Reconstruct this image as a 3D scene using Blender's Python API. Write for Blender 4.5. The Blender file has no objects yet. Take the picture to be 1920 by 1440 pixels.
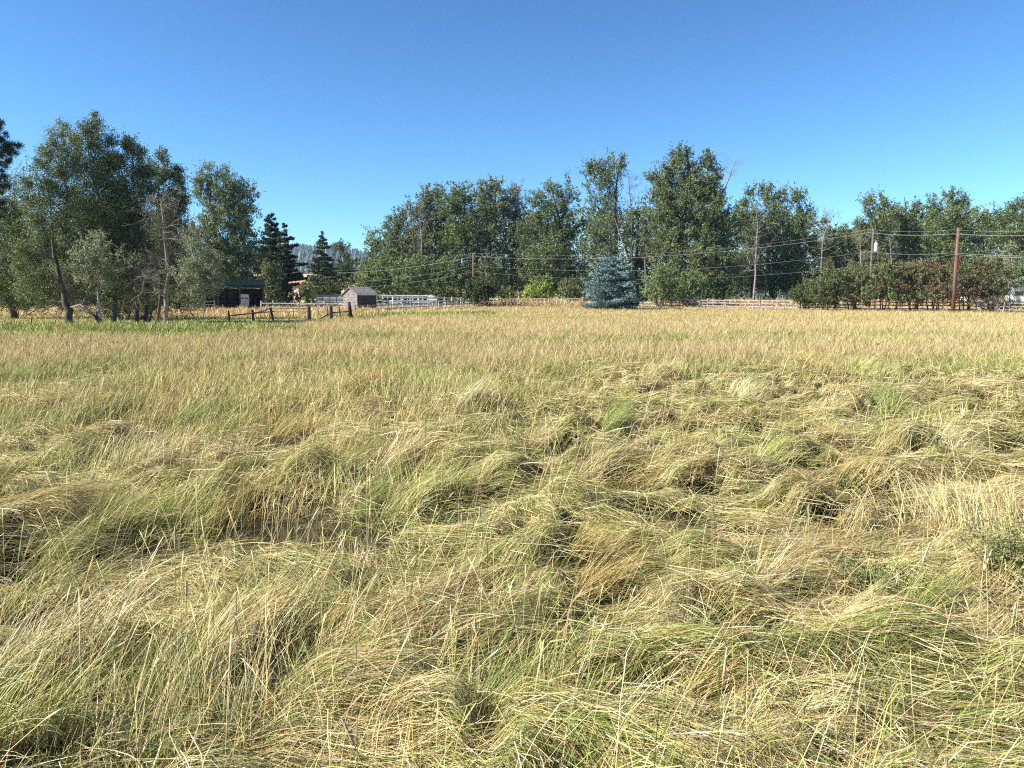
import bpy, math, random
import numpy as np
from mathutils import Vector, Matrix

C = bpy.context.scene.collection
R = math.radians
SC = bpy.context.scene

# ---------------------------------------------------------------- camera
CAM_H, TANP, F = 1.6, 0.1132, 1387.0        # eye height, tan(pitch), focal length in photo pixels
PITCH = math.atan(TANP)
cam_d = bpy.data.cameras.new('camera'); cam = bpy.data.objects.new('camera', cam_d); C.objects.link(cam)
cam_d.sensor_width = 36.0; cam_d.lens = 36.0 * F / 1920.0
cam_d.clip_start = 0.05; cam_d.clip_end = 12000
cam.location = (0, 0, CAM_H); cam.rotation_euler = (math.pi / 2 - PITCH, 0, 0)
SC.camera = cam

# ---------------------------------------------------------------- sky, sun, exposure
SUN_EL, SUN_AZ = R(37), R(-14)               # elevation; angle of the sun ahead of due left
S = Vector((-math.cos(SUN_EL) * math.cos(SUN_AZ), math.cos(SUN_EL) * math.sin(SUN_AZ), math.sin(SUN_EL)))
w = bpy.data.worlds.new('World'); SC.world = w; w.use_nodes = True
nt = w.node_tree; bg = nt.nodes['Background']
sky = nt.nodes.new('ShaderNodeTexSky'); sky.sky_type = 'NISHITA'; sky.sun_disc = False
sky.sun_elevation = SUN_EL; sky.sun_rotation = R(270) + SUN_AZ
sky.altitude = 1000; sky.air_density = 1.0; sky.dust_density = 0.0; sky.ozone_density = 5
gm = nt.nodes.new('ShaderNodeGamma'); gm.inputs[1].default_value = 1.3      # deeper blue overhead, as a phone renders it
nt.links.new(sky.outputs[0], gm.inputs[0]); tn = nt.nodes.new('ShaderNodeMix'); tn.data_type = 'RGBA'; tn.blend_type = 'MULTIPLY'; tn.inputs[0].default_value = 1.0; tn.inputs[7].default_value = (0.78, 1.0, 1.0, 1)
nt.links.new(gm.outputs[0], tn.inputs[6]); nt.links.new(tn.outputs[2], bg.inputs[0]); bg.inputs[1].default_value = 0.040
sl = bpy.data.lights.new('sun', 'SUN'); so = bpy.data.objects.new('sun', sl); C.objects.link(so)
sl.energy = 5.0; sl.angle = R(0.53); sl.color = (1.0, 0.95, 0.87)
so.rotation_euler = S.to_track_quat('Z', 'Y').to_euler()
SC.view_settings.view_transform = 'Standard'; SC.view_settings.look = 'None'
SC.view_settings.exposure = 1.6; SC.view_settings.gamma = 1.0
SC.render.engine = 'CYCLES'
SC.cycles.max_bounces = 6; SC.cycles.diffuse_bounces = 2; SC.cycles.transmission_bounces = 3
SC.cycles.glossy_bounces = 2; SC.cycles.volume_bounces = 0
SC.cycles.use_denoising = False; SC.cycles.pixel_filter_type = 'BLACKMAN_HARRIS'; SC.cycles.filter_width = 1.15

# ---------------------------------------------------------------- geometry of the place
def sstep(a, b, x):
    t = np.clip((x - a) / (b - a), 0, 1); return t * t * (3 - 2 * t)

def hashn(ix, iy, seed):
    h = (ix.astype(np.int64) * 374761393 + iy.astype(np.int64) * 668265263 + seed * 2147483647) & 0xffffffff
    h = ((h ^ (h >> 13)) * 1274126177) & 0xffffffff
    return ((h ^ (h >> 16)) & 0xffff) / 65535.0

def vnoise(x, y, seed=0):
    x = np.asarray(x, float); y = np.asarray(y, float)
    ix = np.floor(x); iy = np.floor(y); fx = x - ix; fy = y - iy
    fx = fx * fx * (3 - 2 * fx); fy = fy * fy * (3 - 2 * fy)
    a = hashn(ix, iy, seed); b = hashn(ix + 1, iy, seed); c = hashn(ix, iy + 1, seed); d = hashn(ix + 1, iy + 1, seed)
    return (a * (1 - fx) + b * fx) * (1 - fy) + (c * (1 - fx) + d * fx) * fy

def fbm(x, y, seed=0, o=3):
    s = 0; a = 0.5; t = 0
    for i in range(o):
        s = s + a * vnoise(x * 2 ** i + 17.3 * i, y * 2 ** i - 9.1 * i, seed + i); t += a; a *= 0.5
    return s / t                                     # 0..1

def G(x, y):                                         # height of the bare ground
    x = np.asarray(x, float); y = np.asarray(y, float)
    z = 0.7 * sstep(72, 106, y)
    z = z + 0.10 * (fbm(x * 0.35, y * 0.35, 5) - 0.5) * sstep(60, 20, y)
    z = z + 10.0 * sstep(135, 260, y) * sstep(60, -60, x)
    return z
def g(x, y): return float(G(x, y))

def W(px, row, d):                                   # photo pixel at distance d (metres ahead) -> point
    u = (px - 960) / F; v = (720 - row) / F
    t = d / (math.cos(PITCH) + v * math.sin(PITCH))
    return Vector((u * t, d, CAM_H + t * (-math.sin(PITCH) + v * math.cos(PITCH))))
def base(px, d, row=585):
    p = W(px, row, d); return Vector((p.x, d, g(p.x, d)))
def gp(px, row, h=0.0):                              # photo pixel -> point on the flat ground (height h)
    u = (px - 960) / F; v = (720 - row) / F
    dz = -math.sin(PITCH) + v * math.cos(PITCH)
    t = (h - CAM_H) / dz
    return u * t, t * (math.cos(PITCH) + v * math.sin(PITCH))

# ---------------------------------------------------------------- object helpers
def tag(o, label=None, cat=None, group=None, kind=None):
    if label: o['label'] = label
    if cat: o['category'] = cat
    if group: o['group'] = group
    if kind: o['kind'] = kind
    return o

def empty(name, loc, rz=0.0, **k):
    o = bpy.data.objects.new(name, None); C.objects.link(o); o.location = loc; o.rotation_euler = (0, 0, rz)
    o.empty_display_size = 0.3
    return tag(o, **k)

def link(name, me, mats, parent=None, loc=None):
    o = bpy.data.objects.new(name, me); C.objects.link(o)
    for m in (mats if isinstance(mats, (list, tuple)) else [mats]): me.materials.append(m)
    if parent is not None: o.parent = parent
    if loc is not None: o.location = loc
    return o

def poly_mesh(name, V, Q, col=None, smooth=False):
    """V (n,3), Q (m,k) all faces the same size, col (n,3)"""
    me = bpy.data.meshes.new(name); V = np.asarray(V, np.float32); Q = np.asarray(Q, np.int32)
    k = Q.shape[1]
    me.vertices.add(len(V)); me.vertices.foreach_set('co', V.ravel())
    me.loops.add(Q.size); me.loops.foreach_set('vertex_index', Q.ravel())
    me.polygons.add(len(Q)); me.polygons.foreach_set('loop_start', np.arange(0, Q.size, k, dtype=np.int32))
    if smooth: me.polygons.foreach_set('use_smooth', np.ones(len(Q), bool))
    me.update(calc_edges=True)
    if col is not None:
        at = me.color_attributes.new('tint', 'FLOAT_COLOR', 'POINT')
        c4 = np.ones((len(V), 4), np.float32); c4[:, :3] = col
        at.data.foreach_set('color', c4.ravel())
    return me

class MB:
    """collects boxes, tubes and plates for one mesh"""
    def __init__(s): s.v = []; s.f = []
    def add(s, vs, fs):
        n = len(s.v); s.v += [tuple(p) for p in vs]; s.f += [tuple(i + n for i in f) for f in fs]; return s
    def box(s, c, d, M=None, taper=1.0):
        x, y, z = d[0] / 2, d[1] / 2, d[2] / 2
        vs = [Vector((a * x * (taper if e > 0 else 1), b * y * (taper if e > 0 else 1), e * z)) for e in (-1, 1) for a, b in ((-1, -1), (1, -1), (1, 1), (-1, 1))]
        if M is not None: vs = [M @ p for p in vs]
        vs = [p + Vector(c) for p in vs]
        return s.add(vs, [(0, 3, 2, 1), (4, 5, 6, 7), (0, 1, 5, 4), (1, 2, 6, 5), (2, 3, 7, 6), (3, 0, 4, 7)])
    def beam(s, a, b, wd, ht, roll=0.0):
        a = Vector(a); b = Vector(b); d = (b - a); L = d.length
        q = d.to_track_quat('X', 'Z').to_matrix()
        return s.box((a + b) / 2, (L, wd, ht), q @ Matrix.Rotation(roll, 3, 'X'))
    def tube(s, pts, rad, n=8, cap=True):
        pts = [Vector(p) for p in pts]
        if not isinstance(rad, (list, tuple)): rad = [rad] * len(pts)
        vs = []; fs = []
        for i, p in enumerate(pts):
            t = (pts[min(i + 1, len(pts) - 1)] - pts[max(i - 1, 0)]).normalized()
            up = Vector((0, 0, 1)) if abs(t.z) < 0.9 else Vector((0, 1, 0))
            a = t.cross(up).normalized(); b = t.cross(a).normalized()
            for k in range(n):
                th = 2 * math.pi * k / n
                vs.append(p + (a * math.cos(th) + b * math.sin(th)) * rad[i])
        for i in range(len(pts) - 1):
            for k in range(n):
                k2 = (k + 1) % n
                fs.append((i * n + k, i * n + k2, (i + 1) * n + k2, (i + 1) * n + k))
        if cap: fs += [tuple(range(n - 1, -1, -1)), tuple((len(pts) - 1) * n + k for k in range(n))]
        return s.add(vs, fs)
    def prism(s, prof, y0, y1, ax='y'):
        n = len(prof)
        f = (lambda a, b, t: (a, t, b)) if ax == 'y' else (lambda a, b, t: (t, a, b))
        vs = [f(a, b, y0) for a, b in prof] + [f(a, b, y1) for a, b in prof]
        fs = [tuple(range(n)), tuple(range(2 * n - 1, n - 1, -1))] + [(i, i + n, (i + 1) % n + n, (i + 1) % n) for i in range(n)]
        return s.add(vs, fs)
    def build(s, name, mat, parent=None, bevel=0.0, smooth=False, loc=None):
        me = bpy.data.meshes.new(name); me.from_pydata(s.v, [], s.f); me.update()
        if smooth: me.polygons.foreach_set('use_smooth', np.ones(len(me.polygons), bool))
        o = link(name, me, mat, parent, loc)
        if bevel:
            m = o.modifiers.new('bevel', 'BEVEL'); m.width = bevel; m.segments = 2
        return o

# ---------------------------------------------------------------- materials
def newmat(name):
    m = bpy.data.materials.new(name); m.use_nodes = True; n = m.node_tree
    return m, n, n.nodes['Principled BSDF']

def noise_mat(name, c1, c2, scale=6.0, rough=0.85, bump=0.2, stretch=(1, 1, 1), detail=6, contrast=(0.35, 0.65), c3=None, metal=0.0, k=0.62):
    c1 = tuple(v * k for v in c1); c2 = tuple(v * k for v in c2); c3 = tuple(v * k for v in c3) if c3 else None
    m, n, b = newmat(name); N = n.nodes; L = n.links
    tc = N.new('ShaderNodeTexCoord'); mp = N.new('ShaderNodeMapping'); mp.inputs['Scale'].default_value = stretch
    L.new(tc.outputs['Object'], mp.inputs[0])
    tx = N.new('ShaderNodeTexNoise'); tx.inputs['Scale'].default_value = scale; tx.inputs['Detail'].default_value = detail
    L.new(mp.outputs[0], tx.inputs['Vector'])
    r = N.new('ShaderNodeValToRGB'); r.color_ramp.elements[0].position = contrast[0]; r.color_ramp.elements[1].position = contrast[1]
    r.color_ramp.elements[0].color = (*c1, 1); r.color_ramp.elements[1].color = (*c2, 1)
    if c3:
        e = r.color_ramp.elements.new((contrast[0] + contrast[1]) / 2); e.color = (*c3, 1)
    L.new(tx.outputs[0], r.inputs[0]); L.new(r.outputs[0], b.inputs['Base Color'])
    b.inputs['Roughness'].default_value = rough; b.inputs['Metallic'].default_value = metal
    if bump:
        bp = N.new('ShaderNodeBump'); bp.inputs['Strength'].default_value = bump; bp.inputs['Distance'].default_value = 0.03
        L.new(tx.outputs[0], bp.inputs['Height']); L.new(bp.outputs[0], b.inputs['Normal'])
    return m

def leaf_mat(name, trans=0.35, rough=0.5, spec=0.3, warm=(1.15, 1.1, 0.6)):
    m, n, b = newmat(name); N = n.nodes; L = n.links
    at = N.new('ShaderNodeAttribute'); at.attribute_name = 'tint'
    L.new(at.outputs['Color'], b.inputs['Base Color']); b.inputs['Roughness'].default_value = rough
    b.inputs['Specular IOR Level'].default_value = spec
    tr = N.new('ShaderNodeBsdfTranslucent'); mx = N.new('ShaderNodeMixShader'); mx.inputs[0].default_value = trans
    mu = N.new('ShaderNodeMix'); mu.data_type = 'RGBA'; mu.blend_type = 'MULTIPLY'; mu.inputs[0].default_value = 1.0
    L.new(at.outputs['Color'], mu.inputs[6]); mu.inputs[7].default_value = (*warm, 1); L.new(mu.outputs[2], tr.inputs[0])
    L.new(b.outputs[0], mx.inputs[1]); L.new(tr.outputs[0], mx.inputs[2])
    L.new(mx.outputs[0], n.nodes['Material Output'].inputs[0])
    return m

M_LEAF = leaf_mat('leaf', 0.22, 0.55, 0.2)
M_NEEDLE = leaf_mat('needle', 0.12, 0.6, 0.2)
M_GRASS = leaf_mat('grass_blade', 0.16, 0.62, 0.12, (1.1, 1.0, 0.65))
M_BARK = noise_mat('bark', (0.035, 0.028, 0.022), (0.13, 0.11, 0.09), 5, 0.95, 0.5, (1, 1, 0.2))
M_BARKG = noise_mat('grey_bark', (0.07, 0.062, 0.052), (0.21, 0.19, 0.16), 5, 0.95, 0.5, (1, 1, 0.25))
M_ASPEN = noise_mat('pale_bark', (0.22, 0.21, 0.18), (0.55, 0.53, 0.46), 7, 0.85, 0.3, (1, 1, 0.5), c3=(0.42, 0.40, 0.34))
M_DEAD = noise_mat('dead_wood', (0.18, 0.15, 0.125), (0.40, 0.35, 0.31), 8, 0.9, 0.4, (1, 1, 0.2))
M_DEADBR = noise_mat('brown_dead_wood', (0.10, 0.07, 0.055), (0.28, 0.21, 0.17), 8, 0.9, 0.4, (1, 1, 0.2))

# ---------------------------------------------------------------- vegetation kit
def rng(seed): return np.random.default_rng(seed)

def unit(a): return a / np.maximum(np.linalg.norm(a, axis=-1, keepdims=True), 1e-9)

def leaves_mesh(name, P, D, length, width, col):
    """one rhombic leaf per point P, along D"""
    n = len(P); r = rng(n)
    q = unit(np.cross(D, r.normal(size=(n, 3)))); L = length[:, None]; Wd = width[:, None]
    bend = unit(np.cross(D, q)) * L * 0.12
    V = np.stack([P - D * L * 0.5, P + q * Wd * 0.5 + bend, P + D * L * 0.5, P - q * Wd * 0.5 + bend], 1).reshape(-1, 3)
    Q = np.arange(4 * n).reshape(-1, 4)
    return poly_mesh(name, V, Q, np.repeat(col, 4, 0))

def jitter_cols(r, cols, n, idx=None, v=0.22):
    cols = np.array(cols)
    if idx is None: idx = r.integers(0, len(cols), n)
    c = cols[idx] * 1.05 * (1 + r.normal(size=(n, 1)) * v)
    return np.clip(c * (1 + r.normal(size=(n, 3)) * 0.06), 0.004, 0.9)

GREY_GREEN = [(0.105, 0.138, 0.060), (0.125, 0.155, 0.072), (0.085, 0.118, 0.055), (0.160, 0.185, 0.088)]
COTTON = [(0.112, 0.146, 0.052), (0.090, 0.120, 0.045), (0.148, 0.176, 0.066), (0.120, 0.155, 0.072)]
OLIVE = [(0.115, 0.135, 0.055), (0.145, 0.150, 0.065), (0.095, 0.115, 0.045)]
LIGHT = [(0.150, 0.200, 0.080), (0.180, 0.225, 0.090), (0.120, 0.170, 0.070), (0.200, 0.225, 0.105)]
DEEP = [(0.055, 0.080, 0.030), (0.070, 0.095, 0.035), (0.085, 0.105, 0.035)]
PINE = [(0.030, 0.050, 0.026), (0.040, 0.062, 0.030), (0.055, 0.072, 0.036)]
SPRUCE = [(0.13, 0.20, 0.20), (0.17, 0.245, 0.25), (0.10, 0.165, 0.16)]
RUST = [(0.135, 0.095, 0.05), (0.115, 0.11, 0.05), (0.16, 0.11, 0.06), (0.10, 0.11, 0.05)]
SAGE = [(0.18, 0.20, 0.13), (0.14, 0.165, 0.095), (0.22, 0.235, 0.15)]

def limb(mb, a, b, r0, r1, r, sag=0.15, n=5):
    a = Vector(a); b = Vector(b); L = (b - a).length
    pts = []; side = Vector(r.normal(size=3)) * L * 0.05
    for i in range(n + 1):
        t = i / n
        p = a.lerp(b, t); p.z += -sag * L * math.sin(math.pi * t)
        p += side * math.sin(math.pi * t * 1.7)
        pts.append(p)
    mb.tube(pts, [r0 + (r1 - r0) * i / n for i in range(n + 1)], 6, False)
    return pts

def leafy_tree(name, label, cat, px, d, lobes, cols, group=None, seed=1, cover=2.6, leaf=None, trunk=None, bark=None,
               up=0.55, row=590, lean=0, depth=0.9, clump=1.0, twig=True, stems=1, patch=None, spray=1.0, ntrunk='trunk'):
    """lobes: ellipses (px, row, rx, ry) in photo pixels, turned into ellipsoids round the tree's own distance"""
    r = rng(seed); rr = random.Random(seed)
    b0 = base(px, d, row); s = d / F
    root = empty(name, b0, label=label, cat=cat, group=group)
    E = []
    for i, (cx, cy, rx, ry) in enumerate(lobes):
        c = W(cx, cy, d); dy = (rr.random() - 0.5) * rx * s * 0.8
        E.append((Vector((c.x - b0.x, dy, c.z - b0.z)), rx * s, max(rx * s * depth, 0.5), ry * s))
    lf = leaf or max(0.088, d * 0.0018)
    # trunk(s) and limbs
    mb = MB(); top = max(E, key=lambda e: e[0].z + e[3] * 0.5)
    tr = trunk or max(0.10, 0.018 * (top[0].z + top[3]))
    hubs = []
    for k in range(stems):
        tgt = top if stems == 1 else E[k % len(E)]
        off = Vector(((k - (stems - 1) / 2) * tr * 2.6, rr.uniform(-1, 1) * tr * 2 * (stems > 1), 0))
        pts = limb(mb, Vector((0, 0, -0.3)) + off, tgt[0] + Vector((0, 0, tgt[3] * 0.55)), tr, tr * 0.16, r, 0.0, 9)
        if stems == 1 and lean: 
            pass
        hubs += [(p, tr * (1 - 0.84 * i / 9)) for i, p in enumerate(pts)]
    allP = []; allD = []; allc = []; tw = MB()
    for (c, rx, ry, rz) in E:
        cand = [h for h in hubs if h[0].z < c.z - rz * 0.1] or hubs[:2]
        h = min(cand, key=lambda h: (h[0] - c).length + abs(h[0].z - (c.z - rz * 1.0)) * 0.5)
        if (h[0] - c).length > 0.5:
            limb(mb, h[0], c, max(h[1] * 0.55, 0.03), 0.03, r, 0.08)
        area = math.pi * rx * rz
        nclump = max(5, int(area / (0.55 * clump) ** 2 * 0.8))
        q = unit(r.normal(size=(nclump, 3))) * (r.random((nclump, 1)) ** 0.42) * (0.82 + 0.36 * r.random((nclump, 1)))
        cc = q * np.array([rx, ry, rz]) + np.array(c)
        crad = (0.24 + 0.42 * r.random(nclump)) * clump * min(1, rx / 1.2)
        if twig:
            for k in range(0, nclump, 2):
                pk = Vector(cc[k]); st = c.lerp(pk, 0.25) - Vector((0, 0, 0.25 * (pk - c).length))
                tw.tube([st, (st + pk) / 2 + Vector(r.normal(size=3)) * 0.08, pk + (pk - st) * 0.15], [0.035, 0.022, 0.008], 4, False)
        nl = int(area * cover * 1.7 / (lf * lf * 0.40)); 
        nsp = max(nclump * 3, nl // 14); ci = r.integers(0, nclump, nsp)
        sb = cc[ci] + r.normal(size=(nsp, 3)) * crad[ci][:, None] * 0.75
        out = unit(q[ci] * np.array([1, 1, 0.6]) + r.normal(size=(nsp, 3)) * 0.45 + np.array([0, 0, up]))
        sL = (0.3 + 0.9 * r.random(nsp) ** 1.5) * 0.85 * clump * spray * min(1, rx / 1.0)
        per = max(1, nl // nsp + 1); si = np.repeat(np.arange(nsp), per); m = len(si)
        t = r.random(m)
        P = sb[si] + out[si] * (sL[si] * t)[:, None] + r.normal(size=(m, 3)) * (0.13 * clump * (1.15 - 0.7 * t))[:, None]
        D = unit(out[si] * 0.7 + r.normal(size=(m, 3)) * 0.8)
        allP.append(P); allD.append(D)
        ccol = r.integers(0, len(cols), nclump)                      # each clump keeps to one leaf colour
        idx = np.where(r.random(m) < 0.65, ccol[ci][si], r.integers(0, len(cols), m))
        cl = jitter_cols(r, cols, m, idx)
        if patch is not None:
            pk = (r.random(nclump) < patch[1])[ci][si]
            cl[pk] = np.array(patch[0]) * (1 + r.normal(size=(int(pk.sum()), 1)) * 0.2)
        allc.append(cl)
    P = np.concatenate(allP); D = np.concatenate(allD); c = np.clip(np.concatenate(allc), 0.004, 0.9)
    keep = P[:, 2] > 0.02; P = P[keep]; D = D[keep]; c = c[keep]
    n = len(P)
    L = lf * (0.7 + 0.6 * r.random(n)); 
    link('crown', leaves_mesh('crown', P, D, L, L * (0.6 + 0.2 * r.random(n)), c), M_LEAF, root)
    mb.v += []; 
    tb = mb.build(ntrunk, bark or M_BARK, root, smooth=True)
    if twig and tw.v: tw.build('twigs', bark or M_BARK, tb, smooth=True)
    return root

def bush(name, label, cat, px, d, lobes, cols, **k):
    k.setdefault('stems', 4); k.setdefault('trunk', 0.05); k.setdefault('clump', 0.8); k.setdefault('ntrunk', 'stems')
    k.setdefault('twig', False)
    return leafy_tree(name, label, cat, px, d, lobes, cols, **k)

def grow(mb, p, dirn, L, rad, r, depth, spread=0.55, up=0.15, kids=(2, 4), droop=0.0):
    """bare branching"""
    n = 4; pts = [Vector(p)]; dv = Vector(dirn).normalized()
    for i in range(n):
        dv = (dv + Vector(r.normal(size=3)) * 0.16 + Vector((0, 0, up - droop * i)) * 0.25).normalized()
        pts.append(pts[-1] + dv * L / n)
    mb.tube(pts, [max(rad * (1 - 0.7 * i / n), 0.008) for i in range(n + 1)], 5 if rad < 0.06 else 7, False)
    if depth <= 0: return
    for k in range(int(r.integers(kids[0], kids[1] + 1))):
        i = int(r.integers(1, n + 1)); ax = Vector(r.normal(size=3)).normalized()
        nd = (dv + ax * spread * 1.5).normalized()
        grow(mb, pts[i], nd, L * (0.45 + 0.3 * r.random()), rad * 0.5, r, depth - 1, spread, up, kids, droop)

def dead_tree(name, label, cat, path, d, nbr, blen, rad, mat, seed, low=0.35, depth=2, up=0.2, group=None, droop=0.0, dy=0.0):
    """path: trunk as photo pixels (px,row), first is the foot"""
    r = rng(seed); b0 = base(path[0][0], d, path[0][1]); root = empty(name, b0, label=label, cat=cat, group=group)
    pts = [Vector((0, 0, -0.2))] + [W(a, b, d) - b0 + Vector((0, dy * i, 0)) for i, (a, b) in enumerate(path[1:], 1)]
    fine = []
    for i in range(len(pts) - 1):
        for k in range(4): fine.append(pts[i].lerp(pts[i + 1], k / 4) + Vector(r.normal(size=3)) * rad * 0.15)
    fine.append(pts[-1]); n = len(fine)
    m = MB(); m.tube(fine, [rad * (1 - 0.85 * i / (n - 1)) for i in range(n)], 9, False)
    t = m.build('trunk', mat, root, smooth=True)
    bm_ = MB()
    for k in range(nbr):
        f = low + (1 - low) * (k + r.random()) / nbr; j = min(int(f * (n - 1)), n - 2)
        p = fine[j].lerp(fine[j + 1], f * (n - 1) - j)
        a = r.random() * 2 * math.pi
        grow(bm_, p, (math.cos(a), math.sin(a) * 0.8, 0.15 + 0.4 * r.random()), blen * (1.15 - 0.7 * f) * (0.6 + 0.6 * r.random()), rad * 0.32 * (1.2 - f), r, depth, 0.6, up, (2, 4), droop)
    if bm_.v: bm_.build('branches', mat, root, smooth=True)
    return root

def conifer(name, label, cat, px, d, top, prof, cols, seed=1, group=None, brow=585, needle=0.22, cover=2.6, droop=0.1, tier=0.55, trunk=0.22, up=0.15, low=0.05, thick=1.0, ragged=0.25):
    """prof: list of (row, half width px) from top down"""
    r = rng(seed); b0 = base(px, d, brow); s = d / F
    root = empty(name, b0, label=label, cat=cat, group=group)
    H = W(px, top, d).z - b0.z; tx = W(px, top, d).x - b0.x
    zs = np.array([W(px, rw, d).z - b0.z for rw, _ in prof][::-1]); hw = np.array([h * s for _, h in prof][::-1])
    m = MB(); m.tube([(tx * i / 8, 0, -0.2 + (H + 0.2) * i / 8) for i in range(9)], [trunk * (1 - 0.93 * i / 8) for i in range(9)], 8, False)
    tb = m.build('trunk', M_BARK, root, smooth=True)
    br = MB(); Pn = []; Dn = []; Cn = []
    z = max(H * low, zs[0])
    while z < H * 0.985:
        R0 = float(np.interp(z, zs, hw)); nb = int(5 + 3 * r.random() + R0)
        for k in range(nb):
            a = 2 * math.pi * (k + r.random() * 0.7) / nb; L = max(0.12, R0 * (1 - ragged + ragged * 1.6 * r.random()))
            dv = np.array([math.cos(a), math.sin(a), 0.0]); 
            z0 = z + (r.random() - 0.5) * tier
            base_p = np.array([tx * z0 / H, 0, z0]); tip = base_p + dv * L + np.array([0, 0, (up - droop) * L])
            mid = (base_p + tip) / 2 + np.array([0, 0, -droop * L * 0.35])
            br.tube([base_p, mid, tip], [0.02 + 0.012 * L, 0.015 + 0.005 * L, 0.006], 4, False)
            nn = int(max(14, L * tier * cover * thick / (needle * needle * 0.20)))
            t = 0.12 + 0.9 * r.random(nn) ** 0.7
            c0 = base_p * (1 - t)[:, None] ** 2 + 2 * ((1 - t) * t)[:, None] * mid + tip * (t ** 2)[:, None]
            sw = (0.10 + 0.22 * L * np.sqrt(np.clip(1.05 - t, 0, 1)) * np.clip(t * 2, 0.3, 1))[:, None]
            sv = np.array([-dv[1], dv[0], 0])
            P = c0 + sv * r.normal(size=(nn, 1)) * sw * 0.8 + r.normal(size=(nn, 3)) * np.array([0.05, 0.05, 0.09 * thick])
            D = unit(dv * 0.8 + r.normal(size=(nn, 3)) * 0.5 + np.array([0, 0, 0.35]))
            Pn.append(P); Dn.append(D); Cn.append(jitter_cols(r, cols, nn, np.full(nn, r.integers(0, len(cols)))))
        z += tier * (0.75 + 0.5 * r.random())
    P = np.concatenate(Pn); D = np.concatenate(Dn); c = np.concatenate(Cn); n = len(P)
    L = needle * (0.7 + 0.6 * r.random(n))
    link('crown', leaves_mesh('crown', P, D, L, L * 0.42, c), M_NEEDLE, root)
    br.build('branches', M_BARK, tb, smooth=True)
    return root

# ================================================================ THE SETTING
def grid_mesh(name, xs, ys, zf, smooth=True):
    X, Y = np.meshgrid(xs, ys); Z = zf(X, Y); V = np.stack([X, Y, Z], -1).reshape(-1, 3)
    nx, ny = len(xs), len(ys); i = (np.arange(ny - 1)[:, None] * nx + np.arange(nx - 1)[None]).ravel()
    return poly_mesh(name, V, np.stack([i, i + 1, i + nx + 1, i + nx], 1), None, smooth)

# ground: one sheet to the horizon, finer near the camera
gx = np.concatenate([np.linspace(-3500, -150, 24), np.linspace(-140, -13, 90), np.linspace(-12.5, 12.5, 130), np.linspace(13, 140, 90), np.linspace(150, 3500, 24)])
gy = np.concatenate([np.linspace(-60, -2, 12), np.linspace(-1.5, 16, 120), np.linspace(16.5, 150, 170), np.linspace(155, 4200, 40)])
def ground_z(X, Y): return G(X, Y) - 0.02
m, n, b = newmat('meadow_ground'); N = n.nodes; L = n.links
tc = N.new('ShaderNodeTexCoord')
def tex(scale, det=5, st=(1, 1, 1)):
    mp = N.new('ShaderNodeMapping'); mp.inputs['Scale'].default_value = st; L.new(tc.outputs['Object'], mp.inputs[0])
    t = N.new('ShaderNodeTexNoise'); t.inputs['Scale'].default_value = scale; t.inputs['Detail'].default_value = det
    L.new(mp.outputs[0], t.inputs['Vector']); return t
def ramp(src, stops):
    r_ = N.new('ShaderNodeValToRGB'); e = r_.color_ramp.elements
    e[0].position, e[0].color = stops[0][0], (*stops[0][1], 1); e[1].position, e[1].color = stops[-1][0], (*stops[-1][1], 1)
    for p_, c_ in stops[1:-1]: k = e.new(p_); k.color = (*c_, 1)
    L.new(src, r_.inputs[0]); return r_
t1 = tex(0.25, 6); t2 = tex(9, 8)
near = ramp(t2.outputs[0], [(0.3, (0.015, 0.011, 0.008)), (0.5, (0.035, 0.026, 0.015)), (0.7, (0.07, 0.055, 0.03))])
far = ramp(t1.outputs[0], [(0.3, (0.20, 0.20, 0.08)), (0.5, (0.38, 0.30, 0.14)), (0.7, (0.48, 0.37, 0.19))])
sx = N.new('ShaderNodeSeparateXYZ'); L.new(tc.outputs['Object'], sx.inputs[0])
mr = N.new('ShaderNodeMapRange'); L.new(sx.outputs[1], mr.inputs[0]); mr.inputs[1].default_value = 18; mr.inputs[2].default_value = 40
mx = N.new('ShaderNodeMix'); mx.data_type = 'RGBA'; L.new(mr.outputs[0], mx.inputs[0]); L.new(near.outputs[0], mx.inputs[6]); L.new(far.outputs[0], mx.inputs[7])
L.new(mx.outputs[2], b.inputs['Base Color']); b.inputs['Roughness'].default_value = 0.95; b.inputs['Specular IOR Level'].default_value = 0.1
bp = N.new('ShaderNodeBump'); bp.inputs['Strength'].default_value = 0.6; bp.inputs['Distance'].default_value = 0.05
L.new(t2.outputs[0], bp.inputs['Height']); L.new(bp.outputs[0], b.inputs['Normal'])
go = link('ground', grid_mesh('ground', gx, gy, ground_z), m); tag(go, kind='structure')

# the wooded hill far behind, blue with distance
def hill_z(X, Y):
    rid = np.interp(X, [-3000, -1400, -760, -620, -560, -470, -410, -330, -150, 300, 3000], [120, 110, 140, 146, 143, 134, 122, 108, 80, 60, 50])
    rid = rid + 10 * (fbm(X * 0.012, Y * 0.0 + 3, 31) - 0.5) + 5 * (fbm(X * 0.05, Y * 0 + 1, 32) - 0.5)
    t = sstep(1250, 2200, Y) * sstep(3400, 2300, Y)
    return -3 + (rid + 4) * t + 26 * (fbm(X * 0.006, Y * 0.004, 33) - 0.5) * t * (1 - 0.8 * sstep(1900, 2200, Y))
hm = noise_mat('hillside', (0.05, 0.06, 0.04), (0.36, 0.26, 0.17), 0.012, 0.95, 0.0, contrast=(0.45, 0.62), c3=(0.10, 0.09, 0.055))
hill = link('hill', grid_mesh('hill', np.linspace(-2600, 2600, 240), np.linspace(1200, 3400, 70), hill_z), hm); tag(hill, kind='structure')
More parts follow.
